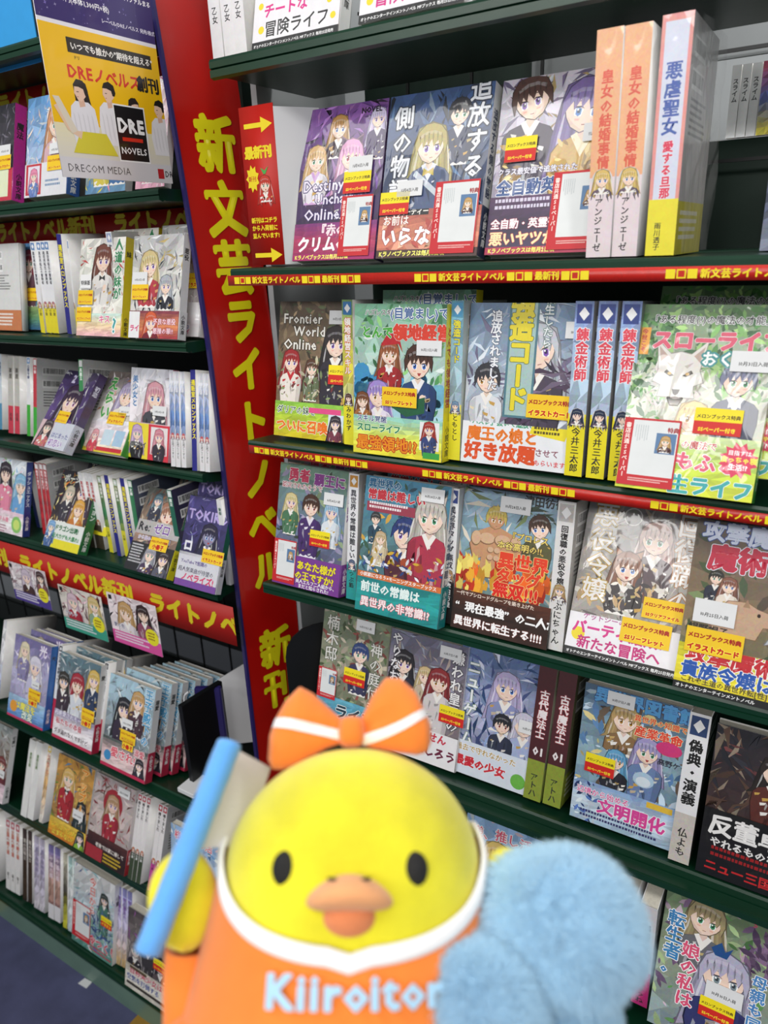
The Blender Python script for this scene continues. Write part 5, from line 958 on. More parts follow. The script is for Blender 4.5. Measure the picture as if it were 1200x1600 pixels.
# shelf l1 : behind the poster
bun('scarf', 'dark paperback with a black-haired figure at the far left beside a magenta spine', Z['l1'], -38, D=.78, t=.020, ex=[date(.07, .07, '10月25日入荷', .03, .016), sb(.066, .048, 'ブックカバー')])
run(['left of two slim reddish spines leaning behind the poster shelf', 'right of two slim reddish spines leaning behind the poster shelf'], Z['l1'], 38, .84, .105, .149, .011, dict(cols='B8545C', title='小説', tcol='F0E8E8', obi=.5, ocol='A8343C'), 2, lean=-6, back=('A8A4A0',), group='slim reddish spines')
bun('sea', 'light blue paperback with an orange-haired figure left of the poster', Z['l1'], 40, D=.78, t=.021, ex=[date(.062, .060, '10月25日入荷', .03, .016), sb(.058, .036)])
run(['blue and white spine peeping out below the poster'], Z['l1'], 116, .82, .105, .149, .014, dict(cols='3C6CB8', title='青春', tcol='F0F0F0', rnd=('3C6CB8', 'E8E8F0', '3C6CB8')), 1)
bun('yell', 'yellow and blue paperback, left one of two peeping out below the poster', Z['l1'], 134, D=.80, w=.09)
bun('rosy', 'pink and white paperback, right one of two peeping out below the poster', Z['l1'], 212, D=.80, w=.06)
# shelf l2
def backout(label, z, px, D, w, h, t, col='DADAD8', band=None, yaw=0, tilt=10):
    a = back_art(h, w, col, '5A5A5C', band)
    r = book('paperback_book', label, w, h, t, a, None, None, base='E2E2E0')
    r.location = (xat(px, D, z), D, H+z+.004); r.rotation_euler = (-math.radians(tilt), 0, math.radians(yaw)); return r
backout('paperback turned with its white barcode back to the room at the left edge', Z['l2'], -18, .80, .105, .149, .013, band='C87C50')
bun('redhair', 'blue-green paperback with a dark red haired figure left of the yellow ended spines', Z['l2'], 14, D=.82, tilt=12, ex=[sb(.06, .05)])
wsp = dict(cols='EAEAEC', title='異世界転生の冒険者', tcol='3A3A44', logo='5C84B8', obi=.33, ocol='E8D82C', osub='小説', face='B86C74', tsize=.5)
run(['white spine with a yellow end, %s of the four nearest the red-haired cover' % k for k in ('first', 'second', 'third', 'last')], Z['l2'], 65, .80, .105, .149, .0115, wsp, 4, lean=6, gap=.0003, group='white and yellow spines')
msp = dict(cols='2C2C84', title='通販室メロンブックス', tcol='F2E22C', tsize=.85)
run(['blue divider spine with yellow and white lettering right of the four yellow-ended spines'], Z['l2'], 106, .80, .105, .158, .0115, msp, 1, lean=6)
run(['white spine with a yellow end between two blue divider spines'], Z['l2'], 116, .81, .105, .149, .011, wsp, 1, lean=6)
r = bun('sister', 'white paperback with a long brown-haired girl over a pastel band', Z['l2'], 121, D=.765, t=.015, ex=[('white_sticker', ST('white', .026, .022, '特装版'), .006, .072, 0), sb(.002, .048), sb(.000, .022, 'ミニファンブック')])
run(['blue divider spine leaning just behind the brown-haired girl cover'], Z['l2'], 124, .83, .105, .158, .0115, msp, 1)
again(r, 'brown-haired girl paperback half hidden behind its front copy', .018, .05, .012)
run(['white spine with dark lettering between the brown-haired and blonde covers'], Z['l2'], 190, .80, .105, .156, .013, dict(cols='E8E8E8', title='次の人生は', tcol='4A4A5C', logo='9CA8C8'), 1, back=('D4D4D2',))
r = bun('blonde', 'pale paperback with a blonde figure and silver armour over a crimson band', Z['l2'], 202, D=.765, t=.014, ex=[date(.004, .078, '10月25日入荷', .032, .018), sb(.004, .056)])
again(r, 'blonde armour paperback standing behind its front copy under the red banner', .014, .045, .014)
bun('collar', 'pale paperback cut off by the tall sign, beside the blonde armour cover', Z['l2'], 283, D=.80, w=.038, ex=[sb(.008, .07, 'イラスト', .028)])
# shelf l3
run(['blue-white spine at the left edge of the fourth left shelf', 'blue-white spine beside the grey ones, fourth left shelf'], Z['l3'], -8, .82, .105, .149, .011, dict(cols='C8D4DC', title='物語小説', tcol='3A5A7A', obi=.35, ocol='4C8CB0'), 2, group='blue-white spines at the left edge')
run(['left of the two grey spines with red lower bands', 'right of the two grey spines with red lower bands'], Z['l3'], 14, .81, .105, .149, .0165, dict(cols='BDBBB4', title='薬屋', tcol='5A5650', obi=.36, ocol='C8384C', osub='出版'), 2, group='grey spines with red bands')
run(['white spine with a green lower end beside the grey and red spines'], Z['l3'], 43, .81, .105, .149, .0105, dict(cols='E4E4E6', title='公爵令嬢', tcol='2C3C6C', obi=.4, ocol='3CA838', logo='6C9CD0'), 1)
run(['white and red spine with green end whose white barcode back shows'], Z['l3'], 53, .80, .118, .149, .0105, dict(cols='C03844', title='令嬢', tcol='F0E0E0', obi=.4, ocol='3CA838', logo='EAEAEA'), 1, back=('DCDCDC',))
bun('violet', 'purple paperback lying far back, pale band, in front of a white barcode cover', Z['l3'], 52, D=.745, tilt=38, yaw=-6, t=.016, ex=[sb(.042, .048)])
run(['slim green and white spine with a white barcode back, centre of the fourth left shelf'], Z['l3'], 127, .785, .118, .156, .011, dict(cols='3C8C54', title='英雄王', tcol='F0F4F0', logo='E8E8E8'), 1, back=('D6D6D4',), lean=-3)
bun('great', 'paperback with big green vertical lettering and a lavender-haired girl, leaning far back', Z['l3'], 130, D=.775, w=.100, tilt=34, t=.014, ex=[date(.062, .070, '10月20日入荷', .028, .016), sb(.04, .052, 'ブックカバー', .042)])
bun('pink', 'white paperback with a pink-haired girl in a black jacket over yellow and red cards', Z['l3'], 200, D=.79, w=.098, tilt=14, ex=[date(.058, .074, '10月20日入荷', .032, .016)])
bsp = dict(cols='E6E6EA', title='妹生活', tcol='F0F0F4', obi=.34, ocol='E0DEE0', osub='三河ごーすと', face='C84C5C', rnd=('E4E4E8', '4C78B8', 'E4E4E8'))
run(['white and blue spine, %s of three right of the pink-haired cover' % k for k in ('first', 'second', 'third')], Z['l3'], 268, .775, .105, .149, .0098, bsp, 3, lean=-4, group='white and blue spines')
run(['blue divider spine with yellow lettering between white and blue spines'], Z['l3'], 301, .772, .105, .154, .0105, msp, 1, lean=-4)
run(['white and blue spine right after the blue divider', 'white and blue spine nearest the tall sign'], Z['l3'], 313, .775, .105, .149, .0098, bsp, 2, lean=-4, group='white and blue spines')
# shelf l4
run(['dark blue spine at the left edge of the fifth left shelf'], Z['l4'], -6, .82, .105, .149, .012, dict(cols='2C3C84', title='文庫', tcol='E8E8F0'), 1)
bun('idol', 'pastel paperback with a black-haired and a blue-haired girl at the left edge', Z['l4'], -12, D=.765, tilt=16, t=.014)
run(['blue spine just right of the pastel two-girl cover'], Z['l4'], 58, .82, .105, .12, .012, dict(cols='34448C', title='ダッシュ', tcol='F0F0F0'), 1)
run(['red spine with white lettering, %s of three' % k for k in ('first', 'second', 'last')], Z['l4'], 68, .80, .118, .152, .0105, dict(cols='C03038', title='継母の連れ子', tcol='F0E4E4', rnd=('C03038', 'B83038', 'B82C34'), logo='E8E4E4'), 3, back=('D0D0D0',), group='red spines', lean=7)
r = bun('dragon', 'dark and orange paperback with two figures over a white, green and yellow band', Z['l4'], 68, D=.75, tilt=30, t=.019)
again(r, 'dark and orange paperback standing behind its front copy', .022, .05, .02)
gsp = dict(cols='2C7C50', title='小説家の', tcol='F0F0E8', obi=.34, ocol='D8D030', osub='文庫', logo='C8D8C8', rnd=('E8DC3C', '2C7C50', '8C8C5C'))
run(['white spine with a brown-green foot, %s of three on the fifth left shelf' % k for k in ('first', 'second', 'last')], Z['l4'], 143, .80, .105, .149, .0120, dict(cols='ECECEC', title='異世界薬局', tcol='C03A3A', obi=.38, ocol='4C4434', face='C87C4C', logo='E4E4E4'), 3, group='white spines with dark feet')
X0 = 172
for i, k in enumerate(('first', 'second')):
    run(['green and yellow spine, %s of two between blue dividers' % k], Z['l4'], 172+i*24, .80, .105, .149, .011, gsp, 1)
    run(['blue divider spine with yellow lettering on the fifth left shelf, %s of two' % k], Z['l4'], 184+i*24, .795, .105, .155, .0110, msp, 1)
run(['green spine with a dark blue back cover beside the blue dividers'], Z['l4'], 219, .80, .112, .152, .011, dict(cols='2C7C50', title='文庫', tcol='F0F0F0', logo='E0E8E0'), 1, back=('4C5468', 'C8CCD8'))
r = bun('zero', 'grey-orange paperback with a tousled figure and violet lettering over a black band', Z['l4'], 195, D=.75, tilt=33, t=.015, ex=[sb(.046, .042, '小冊子', .042)])
again(r, 'grey-orange paperback standing behind its front copy, top corner showing', .026, .06, .02)
run(['dark green spine with a dark violet back, left of the dark violet cover'], Z['l4'], 284, .79, .118, .152, .011, dict(cols='2C6C58', title='魔法', tcol='E8F0E8', obi=.2, ocol='E0E0E0', logo='D8E4E0'), 1, back=('34304C', 'A8A8C0'), lean=-3)
r = bun('loki', 'dark violet paperback with a hooded figure over a pale lilac band', Z['l4'], 273, D=.75, tilt=24, t=.012, w=.092, ex=[sb(.052, .046, 'イラストカード', .046)])
again(r, 'dark violet paperback standing behind its front copy beside the tall sign', -.014, .045, .03)
run(['white spine squeezed between the dark violet cover and the tall sign'], Z['l4'], 354, .795, .055, .149, .010, dict(cols='E4E4E6', title='青春', tcol='4A6A5A'), 1)
# shelf l5 : comics
CW, CH, CT = .125, .179, .0155
def com(key, label, px, D, n=0, lb=(), z=Z['l5'], dx=.0, tilt=19, **k):
    r = face(key, label, z, px, D=D, w=CW, h=CH, t=CT, tilt=tilt, film=True, **k); o = [r]
    for i in range(n):
        o.append(again(r, lb[i], dx*(i+1), .0255*(i+1)+.002, .003-.0076*(i+1)))
    return o
csp = dict(cols='ECECEE', title='異世界で溺愛されて', tcol='34343A', logo='222228', obi=.36, ocol='BC2C48')
com('silver', 'lilac comic with silver-haired figures over a blue band, left end of the comics shelf', 12, .705, 2, ['lilac silver-haired comic directly behind its front copy', 'lilac silver-haired comic rearmost of its three copies'], dx=.004, ex=[date(.075, .082, '9月27日発売', .026, .014), sb(.068, .056, 'SSリーフレット', .04), sb(.07, .042, '小冊子', .03)])
run(['white and red comic spine between the lilac cover and the red-haired cover'], Z['l5'], 79, .72, CW, CH, .012, csp, 1)
com('redrose', 'comic with a red-haired girl between two men over a white band', 82, .705, 2, ['red-haired girl comic directly behind its front copy', 'red-haired girl comic rearmost of its three copies'], dx=.004, ex=[sb(.085, .064, 'SSリーフレット', .038), sb(.087, .050, '小冊子', .03)])
run(['white and red comic spine between the red-haired and black-haired covers'], Z['l5'], 149, .72, CW, CH, .012, csp, 1)
com('loved', 'comic with a black-haired girl and light-haired prince over a pink band, foremost of its stack', 158, .695, 5, ['black-haired girl comic, %s behind the foremost one in the receding stack' % k for k in ('first', 'second', 'third', 'fourth', 'fifth')], dx=.006, ex=[date(.048, .090, '9月27日発売', .03, .016), sb(.048, .062, 'SSリーフレット', .042), sb(.056, .048, '小冊子', .03)])
run(['blue comic spine at the left edge beside the lilac cover'], Z['l5'], -6, .73, CW, CH, .012, dict(cols='2C6CB8', title='光', tcol='F0F0F0', rnd=('2C6CB8', 'E8E8EC', 'E0E0E4')), 1)
# shelf l6
def com6(key, label, px, D=.70, tilt=21, **k): return face(key, label, Z['l6'], px, D=D, w=CW, h=.182, t=.014, tilt=tilt, film=True, **k)
com6('cute', 'comic with a silver-haired figure in dark red, left edge below the lilac comic', -42, ex=[date(.09, .06, '8月27日発売', .03, .018)])
run(['left of two plain white spines with green lettering', 'right of two plain white spines with green lettering'], Z['l6'], 33, .70, CW, .182, .0215, dict(cols='E9E9E6', title='皇剣伝説', tcol='5C7C3C', tsize=.4), 2, group='plain white spines with green lettering')
run(['white spine with red-yellow lettering left of the gold and red cover'], Z['l6'], 61, .71, CW, .182, .014, dict(cols='E6E2DC', title='レベルアップ', tcol='C0302C', obi=.0, logo='E8C83C', rnd=('E8E4DC', 'D8A860', 'E8E4E0')), 1)
com6('level', 'gold and green comic with a blonde girl in a red dress and yellow lettering', 76, ex=[date(.075, .062, '8月27日発売', .034, .02)])
com6('hood', 'comic with a red-hooded brown-haired figure over a dark brown band', 134, ex=[date(.075, .158, '8月27日発売', .036, .018)])
hsp = dict(cols='E8E4E4', title='帰りました', tcol='3A3434', obi=.36, ocol='3C4A34', osub='小説', face='C8703C', logo='C02C3C')
run(['white spine with a dark green foot, %s of three right of the red hood cover' % k for k in ('first', 'second', 'third')], Z['l6'], 200, .70, CW, .182, .0115, hsp, 3, group='white spines with dark green feet')
hsp2 = dict(hsp, ocol='C8489C')
run(['white spine with a pink foot, left of two behind the blue stick', 'white spine with a pink foot, right of two behind the blue stick'], Z['l6'], 231, .70, CW, .182, .0125, hsp2, 2, group='white spines with pink feet', back=('D8D8DA',))
face('fans', 'blue-white comic half hidden behind the blue stick', Z['l6'], 268, D=.70, w=CW, h=.182, t=.014, tilt=10, film=True)
# shelf l7
def r7(labels, px, t, sp, n=1, g=None, h=.195): return run(labels, Z['l7'], px, .725, .135, h, t, sp, n, group=g, lean=-4)
r7(['pale blue spine at the lower left edge of the lowest shelf', 'pale blue spine second from the left edge of the lowest shelf'], -14, .018, dict(cols='D0D8DC', title='物語', tcol='7C8CA8', rnd=('C8D8E0', 'E8E4E4', '8CA8C0')), 2, 'pale blue spines on the lowest shelf')
r7(['white spine with pink-orange lettering, %s of three on the lowest shelf' % k for k in ('first', 'second', 'third')], 10, .019, dict(cols='EAE8E8', title='王国へ続く道', tcol='C85C5C', out='E8C8A0', obi=.32, ocol='E6E6E6', osub='富士', logo='C8505C'), 3, 'white spines with pink-orange lettering')
r7(['left of the two dark brown spines on the lowest shelf', 'right of the two dark brown spines on the lowest shelf'], 36, .0185, dict(cols='2C2220', title='黒の召喚士', tcol='C8C0B8', rnd=('2C2220', '342824', '4C3C38')), 2, 'dark brown spines')
r7(['left of the two lilac-grey spines on the lowest shelf', 'right of the two lilac-grey spines on the lowest shelf'], 54, .021, dict(cols='C8C4D0', title='星の海物語', tcol='8C84A8', rnd=('D8D4DC', 'B8B0CC', 'CCC4D8')), 2, 'lilac-grey spines')
r7(['left of the two violet-orange spines with white feet', 'right of the two violet-orange spines with white feet'], 76, .0225, dict(cols='9C84B0', title='夕暮れ姫', tcol='E8D8E4', rnd=('5C3444', 'C8A090', '7C78B8'), obi=.2, ocol='E0DEE2'), 2, 'violet-orange spines')
r7(['slim yellow and black spine on the lowest shelf'], 99, .0165, dict(cols='D8D02C', title='', tcol='222222', rnd=('D8D43C', '2C2C2C', 'D8D4C0')), 1)
r7(['pale teal spine, left of two before the big teal-white cover', 'pale teal spine, right of two before the big teal-white cover'], 107, .016, dict(cols='D4E0E0', title='', tcol='5C8C8C', rnd=('C8D8DC', 'E4E8E8', 'A8D0CC')), 2, 'pale teal spines')
face('teal', 'large white paperback with a green-haired figure and a red framed card, lowest shelf', Z['l7'], 112, D=.715, w=.150, h=.208, t=.022, tilt=14, ex=[('bonus_card', ST('card', .066, .095, '特典イラストカード'), .004, .018, 0), bonus(.108, .09, 'イラスト', .038, .026)])
r7(['violet and white spine, %s of three by the orange sleeve' % k for k in ('first', 'second', 'third')], 182, .0165, dict(cols='C8C0DC', title='剣と魔法の', tcol='7C54A0', rnd=('C8A868', 'D0C8E4', '8C8CC8')), 3, 'violet and white spines')
face('monochrome', 'grey monochrome paperback with crowded figures over a cream band, bottom of the left bookcase', Z['l7'], 196, D=.70, w=.138, h=.196, t=.02, tilt=14, ex=[bonus(.09, .088, 'リーフレット', .04, .028)])

# ---------------------------------------------------------------- other things on the comics shelf
def bookend(label, x, y, z, pts, th, m, yaw=0, base=None):
    e = empty('bookend', label, 'bookend', (x, y, H+z), (0, 0, math.radians(yaw)))
    obj('upright_plate', prism(pts, -th/2, th/2, 'x'), m, e)
    if base: obj('base_plate', boxes([base], .001), m, e)
    return e
rp = [(0, 0), (.15, 0), (.15, .10)]+[(.13+.02*math.cos(a), .10+.02*math.sin(a)) for a in (.4, .8, 1.2, 1.57)]+[(.03, .12)]
bookend('black steel bookend with rounded corner beside the leafy green-grey cover', -.712, .80, ZR['r4'], [(0, 0), (.12, 0), (.12, .15)]+[(.02+.05*math.sin(a)*-1+.03, .10+.05*math.cos(a)) for a in (0, .4, .8, 1.2, 1.57)], .002, M['black'], yaw=-38, base=(0, .06, 0, .1, 0, .0015))
bookend('tall black bookend at the end of the comics stack', xat(300, .74, -.92)+.0, .74, ZL['l5'], [(0, 0), (.10, 0), (.10, .17), (0, .175)], .010, M['black'], base=(0, .05, 0, .1, 0, .0015))
wb = empty('display_card', 'white card standing beside the tall sign above the blue stick', 'card', (xat(345, .86, -.85), .86, H+ZL['l5']+.001), (math.radians(-8), 0, math.radians(38)))
obj('sheet', prism([(0, 0), (.085, 0), (.085, .185), (0, .140)], -.001, .001, 'y'), M['white'], wb)
pv = obj('folder', boxes([(0, .05, 0, .012, 0, .165)], .002), M['purple']); pv.location = (xat(312, .80, -.85), .80, H+ZL['l5']+.0015); pv.rotation_euler = (0, 0, .5); tag(pv, 'dark violet folder standing behind the black bookend', 'folder')
wt = obj('price_holder', boxes([(0, .042, 0, .05, 0, .010)], .0015), M['white']); wt.location = (xat(280, .72, -.92), .715, H+ZL['l5']+.001); tag(wt, 'small white plastic holder lying on the green comics shelf', 'holder')
# cable hook
cu = bpy.data.curves.new('hook', 'CURVE'); cu.dimensions = '3D'; cu.bevel_depth = .0022; spn = cu.splines.new('BEZIER'); spn.bezier_points.add(3)
for p, q in zip(spn.bezier_points, [(0, 0, .06), (-.014, 0, .045), (-.014, 0, .022), (0, 0, .0)]): p.co = q; p.handle_left_type = p.handle_right_type = 'AUTO'
_t = bpy.data.objects.new('t', cu); COL.objects.link(_t); _m = bpy.data.meshes.new_from_object(_t.evaluated_get(bpy.context.evaluated_depsgraph_get())); bpy.data.objects.remove(_t); hk = obj('cable_hook', _m, M['white']);  hk.location = (xat(302, .77, -.8), .77, H-.80); tag(hk, 'white curved cable hook beside the comics stack', 'hook')
# wire grid behind the comics gap
g2 = empty('wire_grid', 'black wire grid in the dark gap behind the hanging cards', 'grid')
for i in range(14):
    x = -1.9+i*.085; obj('wire', boxes([(x-.0015, x+.0015, 1.0, 1.003, H-.93, H-.56)]), M['black'], g2)
for z in (-.64, -.76, -.88): obj('wire', boxes([(-1.95, -.83, .997, 1.0, H+z-.0015, H+z+.0015)]), M['black'], g2)
# paper scrap on the floor
ps = obj('paper_scrap', prism([(0, 0), (.03, .002), (.028, .02), (.003, .018)], 0, .001), M['white']); 
p = np.array((122-600, 1537-800, FPX)); wv = np.array((p@CX, p@CY, p@CZ)); wv = wv*(-H/wv[2]); ps.location = (wv[0], wv[1], .0005); tag(ps, 'small white paper scrap on the blue floor', 'litter')

# ---------------------------------------------------------------- yellow plush chick, its bow, baton and pompoms
PD = .38; PK = PD/FPX
PR0 = Vector((0, 0, H)) + FWD*PD + RGT*((552-600)*PK) + UPV*((800-1340)*PK)
_tz = (Vector((0, 0, H))-PR0).normalized(); _tx = (RGT-_tz*RGT.dot(_tz)).normalized(); _ty = _tz.cross(_tx)
PROT = Matrix((_tx, _ty, _tz)).transposed().to_euler(); PC = _tz.dot(-FWD)
def F(x, y, w): k = 1-w/1270; return 552+(x-552)*k, 1340+(y-1340)*k, w
def pl(x, y, w=0): return Vector(((x-552)*PK, (1340-y)*PK*PC, w*PK))
def nroot(name, label, cat, px, py, w=0):
    o = empty(name, label, cat); o.rotation_euler = PROT; q = pl(px, py, w)
    o.location = PR0.copy()
    o['_o'] = 0; del o['_o']; return o, q
M['yellow'] = mat('yellow_plush', 'E9DF22', rough=.95, bump=.5, bscale=700, mottle=.22, mscale=24, sheen=.35)
M['orange'] = mat('orange_jersey', 'F5832C', rough=.9, bump=.35, bscale=900, mottle=.07, mscale=45, sheen=.3)
M['wfelt'] = mat('white_felt', 'F0EEEE', rough=.95, bump=.3, bscale=900, sheen=.2)
M['blue'] = mat('sky_blue_plush', '62AAF0', rough=.95, bump=.5, bscale=800, mottle=.06, mscale=50, sheen=.4)
M['peach'] = mat('peach_fleece', 'EBA670', rough=.95, bump=.5, bscale=700, mottle=.08, mscale=60, sheen=.3)
M['beakd'] = mat('dark_peach_fleece', 'DB8252', rough=.95, bump=.5, bscale=700, sheen=.3)
M['eye'] = mat('black_embroidery', '0E0C0D', rough=.7, bump=.6, bscale=900)
M['tint'] = mat('pale_blue_fur', 'D4F0FF', rough=.9, mottle=.04, mscale=30, sheen=.6)
_n = M['tint'].node_tree; _b = _n.nodes['Principled BSDF']; _t = _n.nodes.new('ShaderNodeBsdfTranslucent'); _t.inputs[0].default_value = (.72, .9, 1, 1); _x = _n.nodes.new('ShaderNodeMixShader'); _x.inputs[0].default_value = .4
_n.links.new(_b.outputs[0], _x.inputs[1]); _n.links.new(_t.outputs[0], _x.inputs[2]); _n.links.new(_x.outputs[0], _n.nodes['Material Output'].inputs[0])
M['core'] = mat('pale_blue_pile', 'D4F0FF', rough=.95, sheen=.6)
M['pinkf'] = mat('pink_felt', 'F0508C', rough=.9)
M['flag'] = mat('greyish_white_felt', 'CFCBCB', rough=.9, bump=.3, bscale=700)
def grid_mesh(nu, nv, f, closeu=False, flip=False, capv=False):
    vs = [f(i, j) for j in range(nv) for i in range(nu)]
    fs = []
    for j in range(nv-1):
        for i in range(nu if closeu else nu-1):
            a, b = j*nu+i, j*nu+(i+1) % nu; q = (a, b, b+nu, a+nu); fs.append(q[::-1] if flip else q)
    me = bpy.data.meshes.new('m'); me.from_pydata([tuple(v) for v in vs], [], fs)
    bm = bmesh.new(); bm.from_mesh(me); bmesh.ops.remove_doubles(bm, verts=bm.verts, dist=1e-6); bmesh.ops.recalc_face_normals(bm, faces=bm.faces); bm.to_mesh(me); bm.free()
    me.polygons.foreach_set('use_smooth', [True]*len(me.polygons)); return me
def bcx(y): return 552-(y-1340)*.02
def bR(y): return 196*math.sqrt(max(0, 1-((1360-y)/200)**2)) if y < 1360 else 196+(y-1360)*.12
def surf(x, y, off=0):
    R = bR(y)+off; d = min(1, abs(x-bcx(y))/R); return R*.88*math.sqrt(1-d*d)
def blob(cx, cy, cw, rx, ry, rz, rot=0, n=28, m=18, bump=0, seed=0):
    rr = random.Random(seed); ca, sa = math.cos(math.radians(rot)), math.sin(math.radians(rot)); ph = [rr.uniform(0, 6) for _ in range(6)]
    def f(i, j):
        t = math.pi*j/(m-1); p = 2*math.pi*i/n
        k = 1+bump*(math.sin(3*p+ph[0])*math.sin(2*t+ph[1])+.6*math.sin(5*p+ph[2]+3*t))
        x = rx*math.sin(t)*math.cos(p)*k; y = ry*math.cos(t)*k; z = rz*math.sin(t)*math.sin(p)*k
        return pl(cx+x*ca-y*sa, cy-(x*sa+y*ca), cw+z)
    return grid_mesh(n, m, f, True)
chick, _ = nroot('plush_chick', 'bright yellow plush chick in an orange outfit with white neck trim, held before the shelves', 'plush toy', 552, 1340)
obj('body', grid_mesh(64, 60, lambda i, j: (lambda y, a: pl(bcx(y)+bR(y)*math.sin(a), y, bR(y)*.88*math.cos(a)))(1160.001+(1760-1160)*(j/59)**1.25, 2*math.pi*i/64), True), M['yellow'], chick)
def yc(a):
    c = math.cos(a); y = 1292+226*max(0, c)**1.12 if c > 0 else 1292
    return 1340+(y-1340)*(1-.30*max(0, c))+8*max(0, 1-abs(math.sin(a))/.12)*(c > 0)
def shirt(i, j):
    a = 2*math.pi*i/80; t = j/39; y = yc(a)+(1775-yc(a))*t; k = 3.5*math.sin(a*3+1)*math.sin(t*5)+2.2*math.sin(a*7+t*9)*t
    R = bR(y)+9+k+12*max(0, t-.3); return pl(bcx(y)+R*math.sin(a), y, R*.88*math.cos(a))
sh = obj('outfit', grid_mesh(80, 40, shirt, True), M['orange'], chick)
def collar(i, j):
    a = 2*math.pi*i/96; q = 2*math.pi*j/10; y = yc(a)+13*math.cos(q)+2; off = 10+5*math.sin(q); R = bR(y)+off
    return pl(bcx(y)+R*math.sin(a), y, R*.88*math.cos(a))
obj('neck_trim', grid_mesh(96, 11, collar, True), M['wfelt'], sh)
# lettering across the chest
a = Art(1, 1)
tw = a.text('Kiiroitori', 0, 0, 1, 'A6CDE6', bold=.05)
def chest(v):
    X = 552+(424-552)*.84+v[:, 0]*55; Y = 1340+(1560-1340)*.84-v[:, 1]*56-(v[:, 0])*.0; out = np.empty((len(v), 3))
    for k in range(len(v)):
        q = pl(X[k], Y[k], surf(X[k], Y[k], 17)+3+v[k, 2]*.2); out[k] = q
    return out
a.V = []; a.T = []; a.C = []; a.n = 0; a.u1 = 20; a.v0 = -3; a.asp = 3; a.text('Kiiroitori', 0, 0, 1, 'A6CDE6', bold=.042)
M['letter'] = mat('pale_blue_felt', attr=True, rough=.9)
obj('chest_lettering', paint_mesh('chest_lettering', [(a, chest)], [], M['letter']), None, sh)
# face
for x, y, rx, ry in ((446, 1357, 19, 26), (647, 1358, 21, 26)):
    x, y, _ = F(x, y, 150); obj('eye', blob(x, y, surf(x, y)-4, rx*.93, ry*.97, 11, rot=0, n=24, m=14), M['eye'], chick, None)
bw = surf(548, 1400)
beak = obj('beak', grid_mesh(36, 20, lambda i, j: (lambda t, p: pl(548+57*math.sin(t)*math.cos(p)*(1-.12*math.cos(t)), 1387-(25*math.cos(t))+6*(math.cos(p)*math.sin(t))**2*1.5, bw-6+46*math.sin(t)*math.sin(p)))(math.pi*j/19, 2*math.pi*i/36), True), M['peach'], chick)
obj('lower_beak', blob(548, 1419, bw-12, 37, 29, 30), M['beakd'], chick)
for x in (525, 569):
    obj('nostril', blob(x, 1368, bw+19, 7.5, 2.6, 4, rot=-8 if x < 540 else 8, n=12, m=8), M['eye'], beak)
# wings and sleeves
obj('wing', blob(300, 1402, 20, 52, 76, 34, rot=8, bump=.02), M['yellow'], chick)
obj('wing', blob(782, 1368, 20, 34, 46, 30, rot=-20), M['yellow'], chick)
def sleeve(i, j, P):
    t = j/15*(len(P)-1); k = min(int(t), len(P)-2); t -= k; x, y, r, w = [P[k][n]*(1-t)+P[k+1][n]*t for n in range(4)]
    q = 2*math.pi*i/28; rr_ = r*(1+.03*math.sin(3*q+j*.8)); return pl(x+rr_*math.cos(q), y+rr_*.25*math.sin(q)+.0, w+rr_*.8*math.sin(q))
obj('sleeve', grid_mesh(28, 16, lambda i, j: sleeve(i, j, [(312, 1478, 22, 0), (312, 1474, 36, 0), (320, 1500, 42, 0), (334, 1560, 50, 5), (350, 1640, 62, 8), (365, 1760, 75, 8)]), True), M['orange'], chick)
obj('sleeve', grid_mesh(28, 16, lambda i, j: sleeve(i, j, [(775, 1395, 20, 0), (770, 1392, 34, 0), (752, 1430, 44, 0), (740, 1500, 50, 0), (730, 1600, 55, 0)]), True), M['orange'], chick)
obj('sleeve', blob(338, 1622, 40, 58, 78, 50, rot=-28, bump=.03, seed=4), M['orange'], chick)
# bow
def bow_loop(S, knotx):
    """S: list of (x, ytop, ybottom); inflated fabric loop"""
    xs = [q[0] for q in S]
    def prof(s):
        t = s*(len(S)-1); k = min(int(t), len(S)-2); t -= k; t = t*t*(3-2*t)*.5+t*.5
        return [S[k][n]*(1-t)+S[k+1][n]*t for n in range(3)]
    def hgt(s, t):
        g = (.45+1.1*s*(1-s)*2.1+.1*s)*math.sqrt(max(0, 1-(s**6)))
        dent = .5*math.exp(-((t-.15)/.22)**2)*max(0, 1-s*1.7)
        return 34*g*math.sqrt(max(0, 1-t*t))*(1-dent)
    NU, NV = 30, 26
    def f(i, j):
        s = j/(NV-1); q = 2*math.pi*i/NU; t = -math.cos(q); x, y0, y1 = prof(s)
        return pl(x, (y0+y1)/2+(y1-y0)/2*t, 22+hgt(s, t)*(1 if q < math.pi else -.8)*(abs(math.sin(q))/max(1e-6, math.sqrt(1-t*t)) if abs(t) < .999 else 0))
    return grid_mesh(NU, NV, f, True), prof, hgt
bow, _ = nroot('ribbon_bow', 'orange fabric bow with a white stripe sitting on top of the yellow chick head', 'bow', 552, 1340)
